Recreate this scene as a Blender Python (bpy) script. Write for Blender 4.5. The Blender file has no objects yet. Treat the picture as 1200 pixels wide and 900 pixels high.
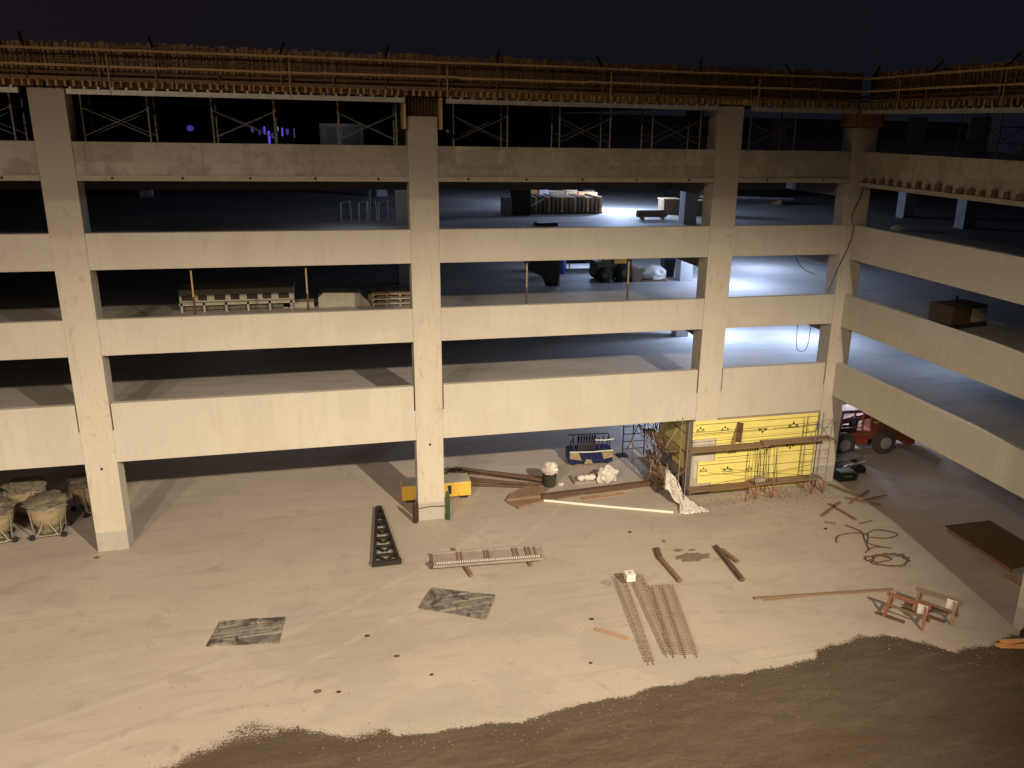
import bpy, math, random
from mathutils import Vector, Matrix, noise
random.seed(7)
SC = bpy.context.scene
COL = SC.collection
R = math.radians

# ------------------------------------------------------------------ helpers
class MB:
    """collects shapes; build() links them as ONE mesh object"""
    def __init__(s, M=None): s.v = []; s.f = []; s.M = M
    def add(s, vs, fs):
        o = len(s.v)
        for p in vs:
            p = Vector(p); s.v.append(tuple(s.M @ p) if s.M else tuple(p))
        s.f += [tuple(o + i for i in f) for f in fs]
    def box(s, x0, x1, y0, y1, z0, z1):
        s.add([(x0,y0,z0),(x1,y0,z0),(x1,y1,z0),(x0,y1,z0),(x0,y0,z1),(x1,y0,z1),(x1,y1,z1),(x0,y1,z1)],
              [(0,3,2,1),(4,5,6,7),(0,1,5,4),(1,2,6,5),(2,3,7,6),(3,0,4,7)])
        return s
    def bar(s, p, q, w, h=None, up=(0,0,1)):
        h = w if h is None else h
        p, q = Vector(p), Vector(q); d = (q-p).normalized(); up = Vector(up)
        if abs(d.dot(up)) > .99: up = Vector((0,1,0))
        a = d.cross(up).normalized()*w/2; b = a.cross(d).normalized()*h/2
        vs = [p-a-b,p+a-b,p+a+b,p-a+b,q-a-b,q+a-b,q+a+b,q-a+b]
        s.add(vs, [(0,3,2,1),(4,5,6,7),(0,1,5,4),(1,2,6,5),(2,3,7,6),(3,0,4,7)])
        return s
    def tube(s, pts, r, n=8, r2=None):
        pts = [Vector(p) for p in pts]; rings = []
        N = len(pts)
        for i, p in enumerate(pts):
            d = (pts[min(i+1,N-1)]-pts[max(i-1,0)]).normalized()
            up = Vector((0,0,1)) if abs(d.z) < .95 else Vector((0,1,0))
            a = d.cross(up).normalized(); b = a.cross(d)
            rr = r if r2 is None else r+(r2-r)*i/(N-1)
            rings.append([p+(a*math.cos(2*math.pi*k/n)+b*math.sin(2*math.pi*k/n))*rr for k in range(n)])
        vs = [v for g in rings for v in g]; fs = []
        for i in range(N-1):
            for k in range(n):
                fs.append((i*n+k, i*n+(k+1)%n, (i+1)*n+(k+1)%n, (i+1)*n+k))
        fs.append(tuple(range(n))[::-1]); fs.append(tuple((N-1)*n+k for k in range(n)))
        s.add(vs, fs); return s
    def lathe(s, prof, c=(0,0,0), n=20, axis='z'):
        vs = []; fs = []
        for r, z in prof:
            for k in range(n):
                a = 2*math.pi*k/n
                p = (r*math.cos(a), r*math.sin(a), z)
                if axis == 'y': p = (p[0], p[2], p[1])
                if axis == 'x': p = (p[2], p[0], p[1])
                vs.append((c[0]+p[0], c[1]+p[1], c[2]+p[2]))
        for i in range(len(prof)-1):
            for k in range(n): fs.append((i*n+k, i*n+(k+1)%n, (i+1)*n+(k+1)%n, (i+1)*n+k))
        fs.append(tuple(range(n))[::-1]); fs.append(tuple((len(prof)-1)*n+k for k in range(n)))
        s.add(vs, fs); return s
    def prism(s, poly, z0, z1):
        n = len(poly)
        s.add([(x,y,z0) for x,y in poly]+[(x,y,z1) for x,y in poly],
              [tuple(range(n))[::-1], tuple(range(n,2*n))]+[(i,(i+1)%n,n+(i+1)%n,n+i) for i in range(n)])
        return s
    def extr(s, poly, y0, y1):   # polygon in x,z extruded along y
        n = len(poly)
        s.add([(x,y0,z) for x,z in poly]+[(x,y1,z) for x,z in poly],
              [tuple(range(n)), tuple(range(n,2*n))[::-1]]+[(i,n+i,n+(i+1)%n,(i+1)%n) for i in range(n)])
        return s
    def build(s, name, mat, parent=None, smooth=False, bevel=0, loc=None, rz=0):
        me = bpy.data.meshes.new(name); me.from_pydata(s.v, [], s.f); me.update()
        import bmesh
        bm = bmesh.new(); bm.from_mesh(me); bmesh.ops.recalc_face_normals(bm, faces=bm.faces); bm.to_mesh(me); bm.free()
        me.materials.append(mat)
        if smooth:
            for p in me.polygons: p.use_smooth = True
        o = bpy.data.objects.new(name, me); COL.objects.link(o)
        if parent: o.parent = parent
        if loc: o.location = loc; o.rotation_euler.z = rz
        if bevel:
            m = o.modifiers.new('bevel', 'BEVEL'); m.width = bevel; m.segments = 2; m.limit_method = 'ANGLE'
        if smooth:
            m = o.modifiers.new('wn','EDGE_SPLIT'); m.split_angle = R(40)
        return o

def tag(o, label, cat, group=None):
    o['label'] = label; o['category'] = cat
    if group: o['group'] = group
    return o
def kind(o, k): o['kind'] = k; return o
def thing(name, label, cat, loc=(0,0,0), rz=0, group=None):
    o = bpy.data.objects.new(name, None); COL.objects.link(o)
    o.empty_display_size = .2; o.location = loc; o.rotation_euler.z = rz
    return tag(o, label, cat, group)
def dup(root, loc, rz=0, label=None):
    r = root.copy(); COL.objects.link(r); r.location = loc; r.rotation_euler.z = rz
    if label: r['label'] = label
    for ch in list(root.children):
        c = ch.copy(); COL.objects.link(c); c.parent = r
        for g in list(ch.children):
            d = g.copy(); COL.objects.link(d); d.parent = c
    return r
def lump(r, sq=(1,1,1), amp=.3, freq=2.2, seed=0, c=(0,0,0), sub=3, flat=True):
    import bmesh
    bm = bmesh.new(); bmesh.ops.create_icosphere(bm, subdivisions=sub, radius=1)
    m = MB(); vs = []
    for v in bm.verts:
        n = v.co.normalized(); k = 1+amp*noise.noise(n*freq+Vector((seed,seed*2,0)))+amp*.5*noise.noise(n*freq*3+Vector((seed,0,3)))
        p = n*k*r; p = Vector((p.x*sq[0], p.y*sq[1], p.z*sq[2]+r*sq[2]*.8))
        if flat and p.z < 0: p.z = 0
        vs.append((p.x+c[0], p.y+c[1], p.z+c[2]))
    m.add(vs, [tuple(v.index for v in f.verts) for f in bm.faces]); bm.free()
    return m

# ------------------------------------------------------------------ materials
def mat(name, c, rough=.8, c2=None, scale=3, amt=1, bump=0, bscale=40, metal=0, emis=None, est=1, spec=.3, stretch=(1,1,1), detail=6):
    m = bpy.data.materials.new(name); m.use_nodes = True
    nt = m.node_tree; b = nt.nodes['Principled BSDF']
    b.inputs['Base Color'].default_value = (*c, 1); b.inputs['Roughness'].default_value = rough
    b.inputs['Metallic'].default_value = metal; b.inputs['Specular IOR Level'].default_value = spec
    if emis: b.inputs['Emission Color'].default_value = (*emis,1); b.inputs['Emission Strength'].default_value = est
    if c2 or bump:
        tc = nt.nodes.new('ShaderNodeTexCoord'); mp = nt.nodes.new('ShaderNodeMapping'); mp.inputs['Scale'].default_value = stretch
        nt.links.new(tc.outputs['Object'], mp.inputs[0])
    if c2:
        n = nt.nodes.new('ShaderNodeTexNoise'); n.inputs['Scale'].default_value = scale; n.inputs['Detail'].default_value = detail; n.inputs['Roughness'].default_value = .65
        nt.links.new(mp.outputs[0], n.inputs['Vector'])
        r = nt.nodes.new('ShaderNodeValToRGB'); r.color_ramp.elements[0].position = .5-.28*amt if amt<1.7 else .05; r.color_ramp.elements[1].position = .5+.22*amt
        r.color_ramp.elements[0].color = (*c2,1); r.color_ramp.elements[1].color = (*c,1)
        nt.links.new(n.outputs['Fac'], r.inputs[0]); nt.links.new(r.outputs[0], b.inputs['Base Color'])
    if bump:
        n2 = nt.nodes.new('ShaderNodeTexNoise'); n2.inputs['Scale'].default_value = bscale; n2.inputs['Detail'].default_value = 5
        nt.links.new(mp.outputs[0], n2.inputs['Vector'])
        bp = nt.nodes.new('ShaderNodeBump'); bp.inputs['Strength'].default_value = bump; bp.inputs['Distance'].default_value = .03
        nt.links.new(n2.outputs['Fac'], bp.inputs['Height']); nt.links.new(bp.outputs[0], b.inputs['Normal'])
    return m

def layered(name, base, layers, rough=.85, bump=.15, bscale=30, spec=.25):
    """layers: (kind, scale, stretch, lo, hi, colour, strength) mixed over base by thresholded noise"""
    m = bpy.data.materials.new(name); m.use_nodes = True; nt = m.node_tree; L = nt.links
    b = nt.nodes['Principled BSDF']; b.inputs['Roughness'].default_value = rough; b.inputs['Specular IOR Level'].default_value = spec
    tc = nt.nodes.new('ShaderNodeTexCoord')
    rgb = nt.nodes.new('ShaderNodeRGB'); rgb.outputs[0].default_value = (*base,1); cur = rgb.outputs[0]
    for i, (kd, sc_, st, lo, hi, colr, k) in enumerate(layers):
        mp = nt.nodes.new('ShaderNodeMapping'); mp.inputs['Scale'].default_value = st; mp.inputs['Location'].default_value = (i*3.7, i*1.3, i*5.1) if kd != 'z' else (0,0,0)
        L.new(tc.outputs['Object'], mp.inputs[0])
        if kd == 'n':
            n = nt.nodes.new('ShaderNodeTexNoise'); n.inputs['Scale'].default_value = sc_; n.inputs['Detail'].default_value = 8; n.inputs['Roughness'].default_value = .62
            n.inputs['Distortion'].default_value = .4
            L.new(mp.outputs[0], n.inputs['Vector']); out = n.outputs['Fac']
        elif kd == 'v':
            n = nt.nodes.new('ShaderNodeTexVoronoi'); n.inputs['Scale'].default_value = sc_
            L.new(mp.outputs[0], n.inputs['Vector']); out = n.outputs['Distance']
        elif kd == 'seam':   # thin vertical pour seams every sc_ metres along x (or y)
            sx = nt.nodes.new('ShaderNodeSeparateXYZ'); L.new(mp.outputs[0], sx.inputs[0])
            ad = nt.nodes.new('ShaderNodeMath'); ad.operation='ADD'; L.new(sx.outputs[0], ad.inputs[0]); L.new(sx.outputs[1], ad.inputs[1])
            pp = nt.nodes.new('ShaderNodeMath'); pp.operation='PINGPONG'; pp.inputs[1].default_value = sc_; L.new(ad.outputs[0], pp.inputs[0]); out = pp.outputs[0]
        elif kd == 'ring':    # tyre track: distance from a circle (cx, cy, radius)
            mp.inputs['Location'].default_value = (-sc_[0],-sc_[1],0)
            sx = nt.nodes.new('ShaderNodeSeparateXYZ'); L.new(mp.outputs[0], sx.inputs[0])
            cb = nt.nodes.new('ShaderNodeCombineXYZ'); L.new(sx.outputs[0], cb.inputs[0]); L.new(sx.outputs[1], cb.inputs[1])
            ln = nt.nodes.new('ShaderNodeVectorMath'); ln.operation='LENGTH'; L.new(cb.outputs[0], ln.inputs[0])
            sb = nt.nodes.new('ShaderNodeMath'); sb.operation='SUBTRACT'; sb.inputs[1].default_value = sc_[2]; L.new(ln.outputs['Value'], sb.inputs[0])
            ab = nt.nodes.new('ShaderNodeMath'); ab.operation='ABSOLUTE'; L.new(sb.outputs[0], ab.inputs[0])
            nz = nt.nodes.new('ShaderNodeTexNoise'); nz.inputs['Scale'].default_value = 1.6; nz.inputs['Detail'].default_value = 8; L.new(tc.outputs['Object'], nz.inputs['Vector'])
            ma = nt.nodes.new('ShaderNodeMath'); ma.operation='MULTIPLY_ADD'; ma.inputs[1].default_value = .8; L.new(nz.outputs['Fac'], ma.inputs[0]); L.new(ab.outputs[0], ma.inputs[2]); out = ma.outputs[0]
        elif kd == 'panel':   # tone of each cast panel, sc_ metres wide
            sx = nt.nodes.new('ShaderNodeSeparateXYZ'); L.new(mp.outputs[0], sx.inputs[0])
            ad = nt.nodes.new('ShaderNodeMath'); ad.operation='ADD'; L.new(sx.outputs[0], ad.inputs[0]); L.new(sx.outputs[1], ad.inputs[1])
            dv = nt.nodes.new('ShaderNodeMath'); dv.operation='DIVIDE'; dv.inputs[1].default_value = sc_; L.new(ad.outputs[0], dv.inputs[0])
            fl = nt.nodes.new('ShaderNodeMath'); fl.operation='FLOOR'; L.new(dv.outputs[0], fl.inputs[0])
            dz = nt.nodes.new('ShaderNodeMath'); dz.operation='DIVIDE'; dz.inputs[1].default_value = 1.18; L.new(sx.outputs[2], dz.inputs[0])
            fz = nt.nodes.new('ShaderNodeMath'); fz.operation='FLOOR'; L.new(dz.outputs[0], fz.inputs[0])
            cb = nt.nodes.new('ShaderNodeCombineXYZ'); L.new(fl.outputs[0], cb.inputs[0]); L.new(fz.outputs[0], cb.inputs[1])
            wn = nt.nodes.new('ShaderNodeTexWhiteNoise'); wn.noise_dimensions = '3D'; L.new(cb.outputs[0], wn.inputs['Vector']); out = wn.outputs['Value']
        elif kd == 'z':      # world height threshold
            sx = nt.nodes.new('ShaderNodeSeparateXYZ'); L.new(mp.outputs[0], sx.inputs[0]); out = sx.outputs[2]
        mr = nt.nodes.new('ShaderNodeMapRange'); mr.inputs['From Min'].default_value = lo; mr.inputs['From Max'].default_value = hi
        mr.inputs['To Max'].default_value = k; mr.interpolation_type = 'SMOOTHSTEP'; L.new(out, mr.inputs[0])
        mx = nt.nodes.new('ShaderNodeMix'); mx.data_type = 'RGBA'
        L.new(mr.outputs[0], mx.inputs['Factor']); L.new(cur, mx.inputs['A']); mx.inputs['B'].default_value = (*colr,1); cur = mx.outputs['Result']
    L.new(cur, b.inputs['Base Color'])
    n2 = nt.nodes.new('ShaderNodeTexNoise'); n2.inputs['Scale'].default_value = bscale; n2.inputs['Detail'].default_value = 6
    L.new(tc.outputs['Object'], n2.inputs['Vector'])
    bp = nt.nodes.new('ShaderNodeBump'); bp.inputs['Strength'].default_value = bump; bp.inputs['Distance'].default_value = .03
    L.new(n2.outputs['Fac'], bp.inputs['Height']); L.new(bp.outputs[0], b.inputs['Normal'])
    return m

M = {}
M['yard'] = layered('yard_concrete', (.425,.367,.314), [
    ('n', .09, (1,1.6,1), .42,.66, (.36,.315,.27), .8),
    ('n', .35, (.35,1.2,1), .5,.72, (.49,.43,.375), .7),
    ('n', 1.3, (.4,1.5,1), .52,.72, (.32,.275,.235), .55),
    ('n', 5, (1,1,1), .6,.75, (.27,.235,.205), .5),
    ('n', .5, (1,1,1), .64,.71, (.27,.225,.185), .5),
    ('n', 2.2, (3,.25,1), .6,.72, (.50,.45,.40), .4),
    ('n', 14, (1,1,1), .66,.72, (.22,.19,.165), .45),
    ('n', .16, (1,1,1), .56,.62, (.33,.295,.26), .45),
    ('n', 1.1, (.06,2.4,1), .60,.66, (.34,.30,.26), .5),
    ('ring', (6,-40,31.5), (1,1,1), .56,.36, (.33,.285,.245), .38),
    ('ring', (6,-40,33.4), (1,1,1), .56,.36, (.33,.285,.245), .38),
    ('ring', (-20,24,36.0), (1,1,1), .55,.36, (.50,.45,.40), .35),
    ('ring', (-20,24,37.8), (1,1,1), .55,.36, (.50,.45,.40), .35),
    ('ring', (30,20,33.0), (1,1,1), .55,.36, (.32,.28,.24), .32),
    ('n', .8, (1,1,1), .62,.64, (.31,.265,.225), .32),
    ('n', 30, (1,1,1), .64,.70, (.52,.47,.42), .35)], bump=.25, bscale=22)
M['conc'] = layered('coated_concrete', (.555,.525,.455), [
    ('panel', 1.22, (1,1,1), 0,1, (.485,.455,.395), .45),
    ('n', .5, (1,1,.6), .45,.7, (.50,.46,.40), .8),
    ('n', 2.2, (1.6,1.6,.35), .5,.72, (.47,.43,.375), .55),
    ('n', 9, (1,1,1), .58,.74, (.60,.57,.51), .6),
    ('seam', 1.22, (1,1,1), .03,.0, (.44,.40,.34), .4),
    ('n', 16, (1.5,1.5,.5), .64,.72, (.42,.38,.32), .35)], bump=.18, bscale=14)
M['conc_col'] = layered('column_concrete', (.56,.515,.44), [
    ('n', .8, (1.4,1.4,.3), .45,.7, (.50,.46,.38), .8),
    ('n', 6, (1,1,1), .58,.74, (.60,.56,.49), .5),
    ('n', 5, (2,2,.22), .56,.7, (.44,.40,.31), .5),
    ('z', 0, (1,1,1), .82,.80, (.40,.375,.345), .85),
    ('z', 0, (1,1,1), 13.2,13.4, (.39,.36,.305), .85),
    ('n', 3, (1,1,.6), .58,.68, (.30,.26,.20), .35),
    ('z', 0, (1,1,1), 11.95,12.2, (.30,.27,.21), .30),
    ('n', 2.4, (3,3,.25), .60,.68, (.36,.32,.24), .45)], bump=.2, bscale=16)
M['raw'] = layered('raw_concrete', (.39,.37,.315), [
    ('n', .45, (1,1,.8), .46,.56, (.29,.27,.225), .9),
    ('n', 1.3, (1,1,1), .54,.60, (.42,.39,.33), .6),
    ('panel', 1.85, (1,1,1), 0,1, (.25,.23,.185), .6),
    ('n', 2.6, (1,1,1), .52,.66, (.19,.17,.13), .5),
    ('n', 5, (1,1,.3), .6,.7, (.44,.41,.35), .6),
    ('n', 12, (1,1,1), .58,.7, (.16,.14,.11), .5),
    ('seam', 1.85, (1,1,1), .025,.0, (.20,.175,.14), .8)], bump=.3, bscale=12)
M['lip'] = mat('raw_concrete_lip', (.40,.37,.305), .85, (.29,.26,.21), 3, 1, .2, 20)
M['slab'] = layered('deck_concrete', (.42,.40,.37), [
    ('n', .2, (.5,1.4,1), .45,.7, (.34,.32,.30), .8),
    ('n', .9, (.25,1.5,1), .5,.7, (.28,.265,.245), .6),
    ('n', 4, (.5,1.5,1), .55,.72, (.24,.23,.21), .45)], bump=.2, bscale=18, rough=.7)
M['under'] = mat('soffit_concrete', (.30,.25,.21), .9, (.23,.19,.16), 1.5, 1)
M['intcol'] = mat('inner_column_concrete', (.52,.51,.49), .85, (.40,.39,.37), 2, 1)
M['earth'] = layered('wet_earth', (.098,.074,.051), [
    ('n', .35, (.5,1.5,1), .42,.66, (.085,.058,.038), .9),
    ('n', 1.6, (.4,1.6,1), .5,.7, (.128,.098,.07), .7),
    ('n', 8, (1,1,1), .56,.7, (.065,.045,.03), .7),
    ('n', 3.2, (1,1,1), .63,.72, (.16,.125,.09), .5),
    ('n', 18, (1,1,1), .62,.70, (.15,.115,.085), .3)], rough=.9, bump=.9, bscale=9)
M['dust'] = mat('dark_earth_stain', (.22,.18,.125), .95, (.15,.12,.08), 3, 1, .4, 20)
M['far'] = mat('far_ground', (.07,.06,.05), .95, (.05,.04,.03), .3, 1)
M['ply'] = layered('weathered_form_board', (.42,.30,.15), [
    ('n', 2.5, (2.5,2.5,.5), .45,.65, (.25,.14,.06), .9),
    ('n', 6, (3,3,.4), .55,.66, (.62,.44,.23), .8),
    ('n', 1.1, (1,1,1), .5,.7, (.40,.20,.09), .7)], bump=.3, bscale=20)
M['lum'] = mat('new_lumber', (.55,.39,.20), .8, (.38,.26,.13), 3, 1, .1, 30, stretch=(.4,3,3))
M['redwood'] = mat('reddish_lumber', (.30,.135,.08), .85, (.18,.08,.05), 4, 1)
M['lumd'] = mat('old_lumber', (.25,.165,.10), .9, (.15,.095,.055), 3, 1, .2, 30, stretch=(.6,3,3))
M['plank'] = mat('scaffold_plank_wood', (.27,.19,.125), .85, (.19,.13,.08), 3, 1, .2, 20, stretch=(.5,4,4))
M['alu'] = mat('aluminium', (.55,.54,.52), .5, (.30,.29,.27), 5, 1, metal=.35)
M['galv'] = mat('galvanised_tube', (.34,.33,.31), .5, (.22,.2,.18), 8, 1, metal=.3)
M['dark'] = mat('dark_steel', (.045,.042,.038), .55, (.025,.022,.02), 5, 1, metal=.3)
M['black'] = mat('black_rubber', (.02,.02,.02), .8)
M['rust'] = mat('rusty_rebar', (.30,.20,.13), .9, (.21,.13,.08), 9, 1)
M['rustd'] = mat('dark_rusty_steel', (.15,.09,.06), .85, (.08,.05,.035), 6, 1)
M['red'] = mat('red_frame_paint', (.42,.09,.05), .6, (.28,.07,.04), 6, 1)
M['orange'] = mat('orange_machine_paint', (.40,.11,.05), .65, (.20,.07,.04), 4, 1)
M['rubber'] = mat('dusty_tyre', (.12,.11,.10), .9, (.07,.065,.06), 6, 1, .5, 30)
M['yel'] = layered('yellow_sheathing', (.84,.74,.23), [('n', 1.2, (1,1,1), .5,.7, (.73,.61,.19), .7), ('n', 7, (1,1,2), .62,.72, (.60,.49,.18), .6)], rough=.65, bump=.05)
M['yelbox'] = mat('yellow_paint', (.80,.52,.08), .55, (.68,.42,.07), 5, 1)
M['ink'] = mat('black_print', (.05,.045,.02), .7)
M['navy'] = mat('navy_tarpaulin', (.018,.025,.10), .5, (.01,.012,.05), 5, 1, .6, 8)
M['tan'] = mat('tan_canvas', (.42,.33,.21), .9, (.20,.155,.095), 4, 1, .4, 12)
M['sack'] = mat('grey_green_sack', (.20,.18,.13), .9, (.11,.10,.07), 5, 1, .6, 10)
M['white'] = mat('white_paint', (.78,.76,.72), .6, (.62,.6,.56), 6, 1)
M['plastic'] = mat('white_plastic_sheet', (.74,.70,.64), .45, (.55,.51,.46), 5, 1, .7, 7, spec=.5)
M['pvc'] = mat('white_pipe', (.85,.8,.72), .5)
M['panel'] = layered('grey_form_face', (.33,.27,.24), [('n', 1.5, (1,1,1), .45,.65, (.26,.215,.195), .8), ('n', 6, (1,2,1), .58,.7, (.42,.36,.33), .6)], rough=.7)
M['plate'] = layered('worn_steel_plate', (.17,.155,.135), [
    ('n', 2.6, (1,1,1), .42,.58, (.10,.092,.08), .9),
    ('n', 5.5, (1,1,1), .50,.62, (.26,.235,.205), .8),
    ('n', 1.6, (.35,6,1), .54,.62, (.42,.375,.32), .75),
    ('n', 1.1, (1.3,1,1), .54,.60, (.04,.037,.033), .85),
    ('n', 26, (1,1,1), .56,.68, (.35,.31,.27), .5)], rough=.5, bump=.4, bscale=12)
M['green'] = mat('green_cylinder_paint', (.03,.09,.045), .6, (.05,.07,.04), 8)
M['maroon'] = mat('maroon_cylinder_paint', (.06,.025,.02), .5)
M['bucket'] = mat('dark_green_plastic', (.05,.055,.035), .6)
M['bluep'] = mat('blue_plastic', (.08,.18,.62), .5)
M['brown'] = mat('dark_brown_plywood', (.12,.072,.03), .8, (.085,.05,.02), 2, 1)
M['pinkwood'] = mat('pale_reddish_plywood', (.42,.28,.18), .85, (.33,.21,.13), 3, 1)
M['orangewood'] = mat('orange_lumber', (.75,.38,.16), .8, (.55,.26,.10), 6, 1)
M['sheet'] = mat('brown_plywood', (.29,.19,.125), .85, (.2,.13,.08), 2, 1)
M['mould'] = mat('pale_form_steel', (.46,.43,.35), .7, (.30,.28,.22), 3, 1)
M['olive'] = mat('olive_machine_paint', (.10,.11,.04), .6, (.05,.055,.02), 3, 1)
M['violet'] = mat('violet_lamp_glass', (.1,.05,.5), .4, emis=(.16,.08,.9), est=.75)
M['violet_dim'] = mat('dim_violet_glass', (.05,.04,.2), .4, emis=(.10,.07,.42), est=.45)
M['white_glow'] = mat('pale_lamp_glass', (.2,.2,.3), .4, emis=(.5,.5,.8), est=.5)
M['cable'] = mat('black_cable', (.03,.028,.025), .6)

# ------------------------------------------------------------------ setting: ground
kind(MB().box(-400,500,-300,600,-.6,-.02).build('ground', M['far']), 'structure')
kind(MB().box(-60,70,-46,52,-.018,0).build('concrete_yard', M['yard']), 'structure')

# earth: measured outline of its far edge, ragged by noise, banked up a little
EDGE = [(-40,-16.5),(-12,-16.0),(-8,-15.2),(-6.2,-14.2),(-5,-13.1),(-4,-12.5),(-3.2,-12.0),(-2,-12.05),(-.8,-12.3),(0,-12.8),(2,-12.85),(4.2,-13.05),(5.5,-12.95),(7.5,-12.65),(9.6,-12.45),(12,-12.45),(14.2,-12.42),(14.6,-11.95),(15.2,-11.75),(16.2,-11.65),(17.2,-11.8),(18.2,-12.35),(18.9,-13.05),(20,-12.95),(21.4,-12.85),(23,-13.3),(30,-13.6),(60,-14)]
def edge_y(x):
    for (a,b),(c,d) in zip(EDGE, EDGE[1:]):
        if a <= x <= c:
            t = (x-a)/(c-a); t = t*t*(3-2*t)*.6+t*.4
            return b+(d-b)*t
    return EDGE[0][1] if x < EDGE[0][0] else EDGE[-1][1]
eb = MB(); nx, ny = 560, 260; x0, x1 = -14, 30
vs = []; cov = []
for j in range(ny+1):
    for i in range(nx+1):
        x = x0+(x1-x0)*i/nx; d = -1.9+(j/ny)**1.5*23
        y = edge_y(x)-d
        n = noise.noise(Vector((x*.9,y*.9,1)))*.45+noise.noise(Vector((x*3,y*3,5)))*.16+noise.noise(Vector((x*9,y*9,9)))*.06
        amp = .42 if 1 < x < 14 else .75
        amp = amp+(.5*max(0,min(1,(0-x)/4)))
        dd = d+n*amp+.10*noise.noise(Vector((x*22,y*22,2)))*amp
        z = .004+.055*(1-math.exp(-max(dd,0)*1.3))
        sp = .32 if 1 < x < 14 else (.5 if x >= 14 else .5+.9*min(1,(1-x)/4))
        cov.append(max(0,min(1,(dd+sp*.8)/sp)))
        z += .03*(.5+noise.noise(Vector((x*1.2,y*2.4,3))))*min(1,max(0,d))+.012*noise.noise(Vector((x*7,y*7,3)))*min(1,max(0,d*2))
        vs.append((x,y,z))
eb.add(vs, [(j*(nx+1)+i, (j+1)*(nx+1)+i, (j+1)*(nx+1)+i+1, j*(nx+1)+i+1) for j in range(ny) for i in range(nx)])
e = eb.build('earth', M['earth'], smooth=True); e.modifiers.clear(); kind(e, 'structure')
at_ = e.data.attributes.new('cover','FLOAT','POINT'); at_.data.foreach_set('value', cov)
nt = M['earth'].node_tree; nt.nodes['Principled BSDF']
an = nt.nodes.new('ShaderNodeAttribute'); an.attribute_name = 'cover'
tc_ = nt.nodes.new('ShaderNodeTexCoord'); nn = nt.nodes.new('ShaderNodeTexNoise'); nn.inputs['Scale'].default_value = 13; nn.inputs['Detail'].default_value = 9; nn.inputs['Roughness'].default_value = .8
nt.links.new(tc_.outputs['Object'], nn.inputs['Vector'])
m1 = nt.nodes.new('ShaderNodeMapRange'); m1.inputs['From Min'].default_value = .27; m1.inputs['From Max'].default_value = .73; nt.links.new(nn.outputs['Fac'], m1.inputs[0])
sb = nt.nodes.new('ShaderNodeMath'); sb.operation = 'SUBTRACT'; nt.links.new(an.outputs['Fac'], sb.inputs[0]); nt.links.new(m1.outputs[0], sb.inputs[1])
m2_ = nt.nodes.new('ShaderNodeMapRange'); m2_.inputs['From Min'].default_value = -.02; m2_.inputs['From Max'].default_value = .25; nt.links.new(sb.outputs[0], m2_.inputs[0])
gt = nt.nodes.new('ShaderNodeMath'); gt.operation='GREATER_THAN'; gt.inputs[1].default_value=.985; nt.links.new(an.outputs['Fac'], gt.inputs[0])
mxx = nt.nodes.new('ShaderNodeMath'); mxx.operation='MAXIMUM'; nt.links.new(m2_.outputs[0], mxx.inputs[0]); nt.links.new(gt.outputs[0], mxx.inputs[1])
nt.links.new(mxx.outputs[0], nt.nodes['Principled BSDF'].inputs['Alpha'])

def stain(cx, cy, rx, ry, seed, name='earth_stain'):
    m = MB(); n = 46; pts = []
    for k in range(n):
        a = 2*math.pi*k/n; q = 1+.45*noise.noise(Vector((math.cos(a)*1.6+seed, math.sin(a)*1.6, seed)))+.28*noise.noise(Vector((math.cos(a)*6, math.sin(a)*6, seed*3)))
        pts.append((cx+rx*q*math.cos(a), cy+ry*q*math.sin(a)))
    vs = [(cx,cy,.012)]+[(x,y,.0025) for x,y in pts]
    m.add(vs, [(0,k+1,(k+1)%n+1) for k in range(n)])
    return kind(m.build(name, M['dust']), 'structure')
stain(13.05,-5.35,.72,.33,2); stain(12.75,-4.75,.22,.10,5); stain(13.3,-4.85,.16,.08,8)
stain(12.5,-3.9,.08,.12,11)

# ------------------------------------------------------------------ parking garage
G = thing('parking_garage', 'unfinished L-shaped concrete parking garage with long pale spandrels and open decks', 'parking garage')
FL = {1:4.88, 2:8.04, 3:11.10, 4:14.17}
TOP = {1:5.95, 2:9.11, 3:12.17, 4:15.24}
BOT = {1:3.64, 2:7.78, 3:10.89, 4:13.99}
WBOT = {1:4.36, 2:7.62, 3:10.67, 4:13.84}
CX = [-33.6,-21.15,-8.71,3.565,15.91]
for x in CX:
    MB().box(x-.55,x+.55,-.03,.87,0,16.93 if abs(x-3.565)>.1 else 16.28).build('column', M['conc_col'], G, bevel=.015)
MB().box(21.65,22.75,-.03,.84,0,16.2).build('column', M['conc_col'], G, bevel=.015)
for y in (-12.7,-25,-37.3):
    MB().box(21.92,22.92,y-.55,y+.55,0,16.9).build('column', M['conc_col'], G, bevel=.015)
xs = CX+[22.2]
for a, b in zip(xs, xs[1:]):
    xa, xb = a+.55, b-.55
    for l in (1,2,3,4):
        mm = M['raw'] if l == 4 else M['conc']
        m = MB()
        if l == 1:
            m.extr([(xa,BOT[1]),(xb,BOT[1]),(xb,4.9),(xb-.05,4.9),(xb-.05,TOP[1]),(xa+.05,TOP[1]),(xa+.05,4.9),(xa,4.9)], 0, .25)
        else: m.box(xa,xb,0,.25,BOT[l],TOP[l])
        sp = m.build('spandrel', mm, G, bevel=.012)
    lp = MB().box(xa-.0,xb+.0,-.055,-.002,13.95,14.13).build('ledge', M['lip'], G, bevel=.008)
    n = max(2, int((xb-xa)/2.05))
    for k in range(n):
        xx = xa+(k+.5)*(xb-xa)/n
        MB().lathe([(.045,-.075),(.045,-.05)], (xx,0,14.05), 10, 'y').build('ledge_hole', M['dark'], G)  # dark disc in place of a shaded hole in the ledge
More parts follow.
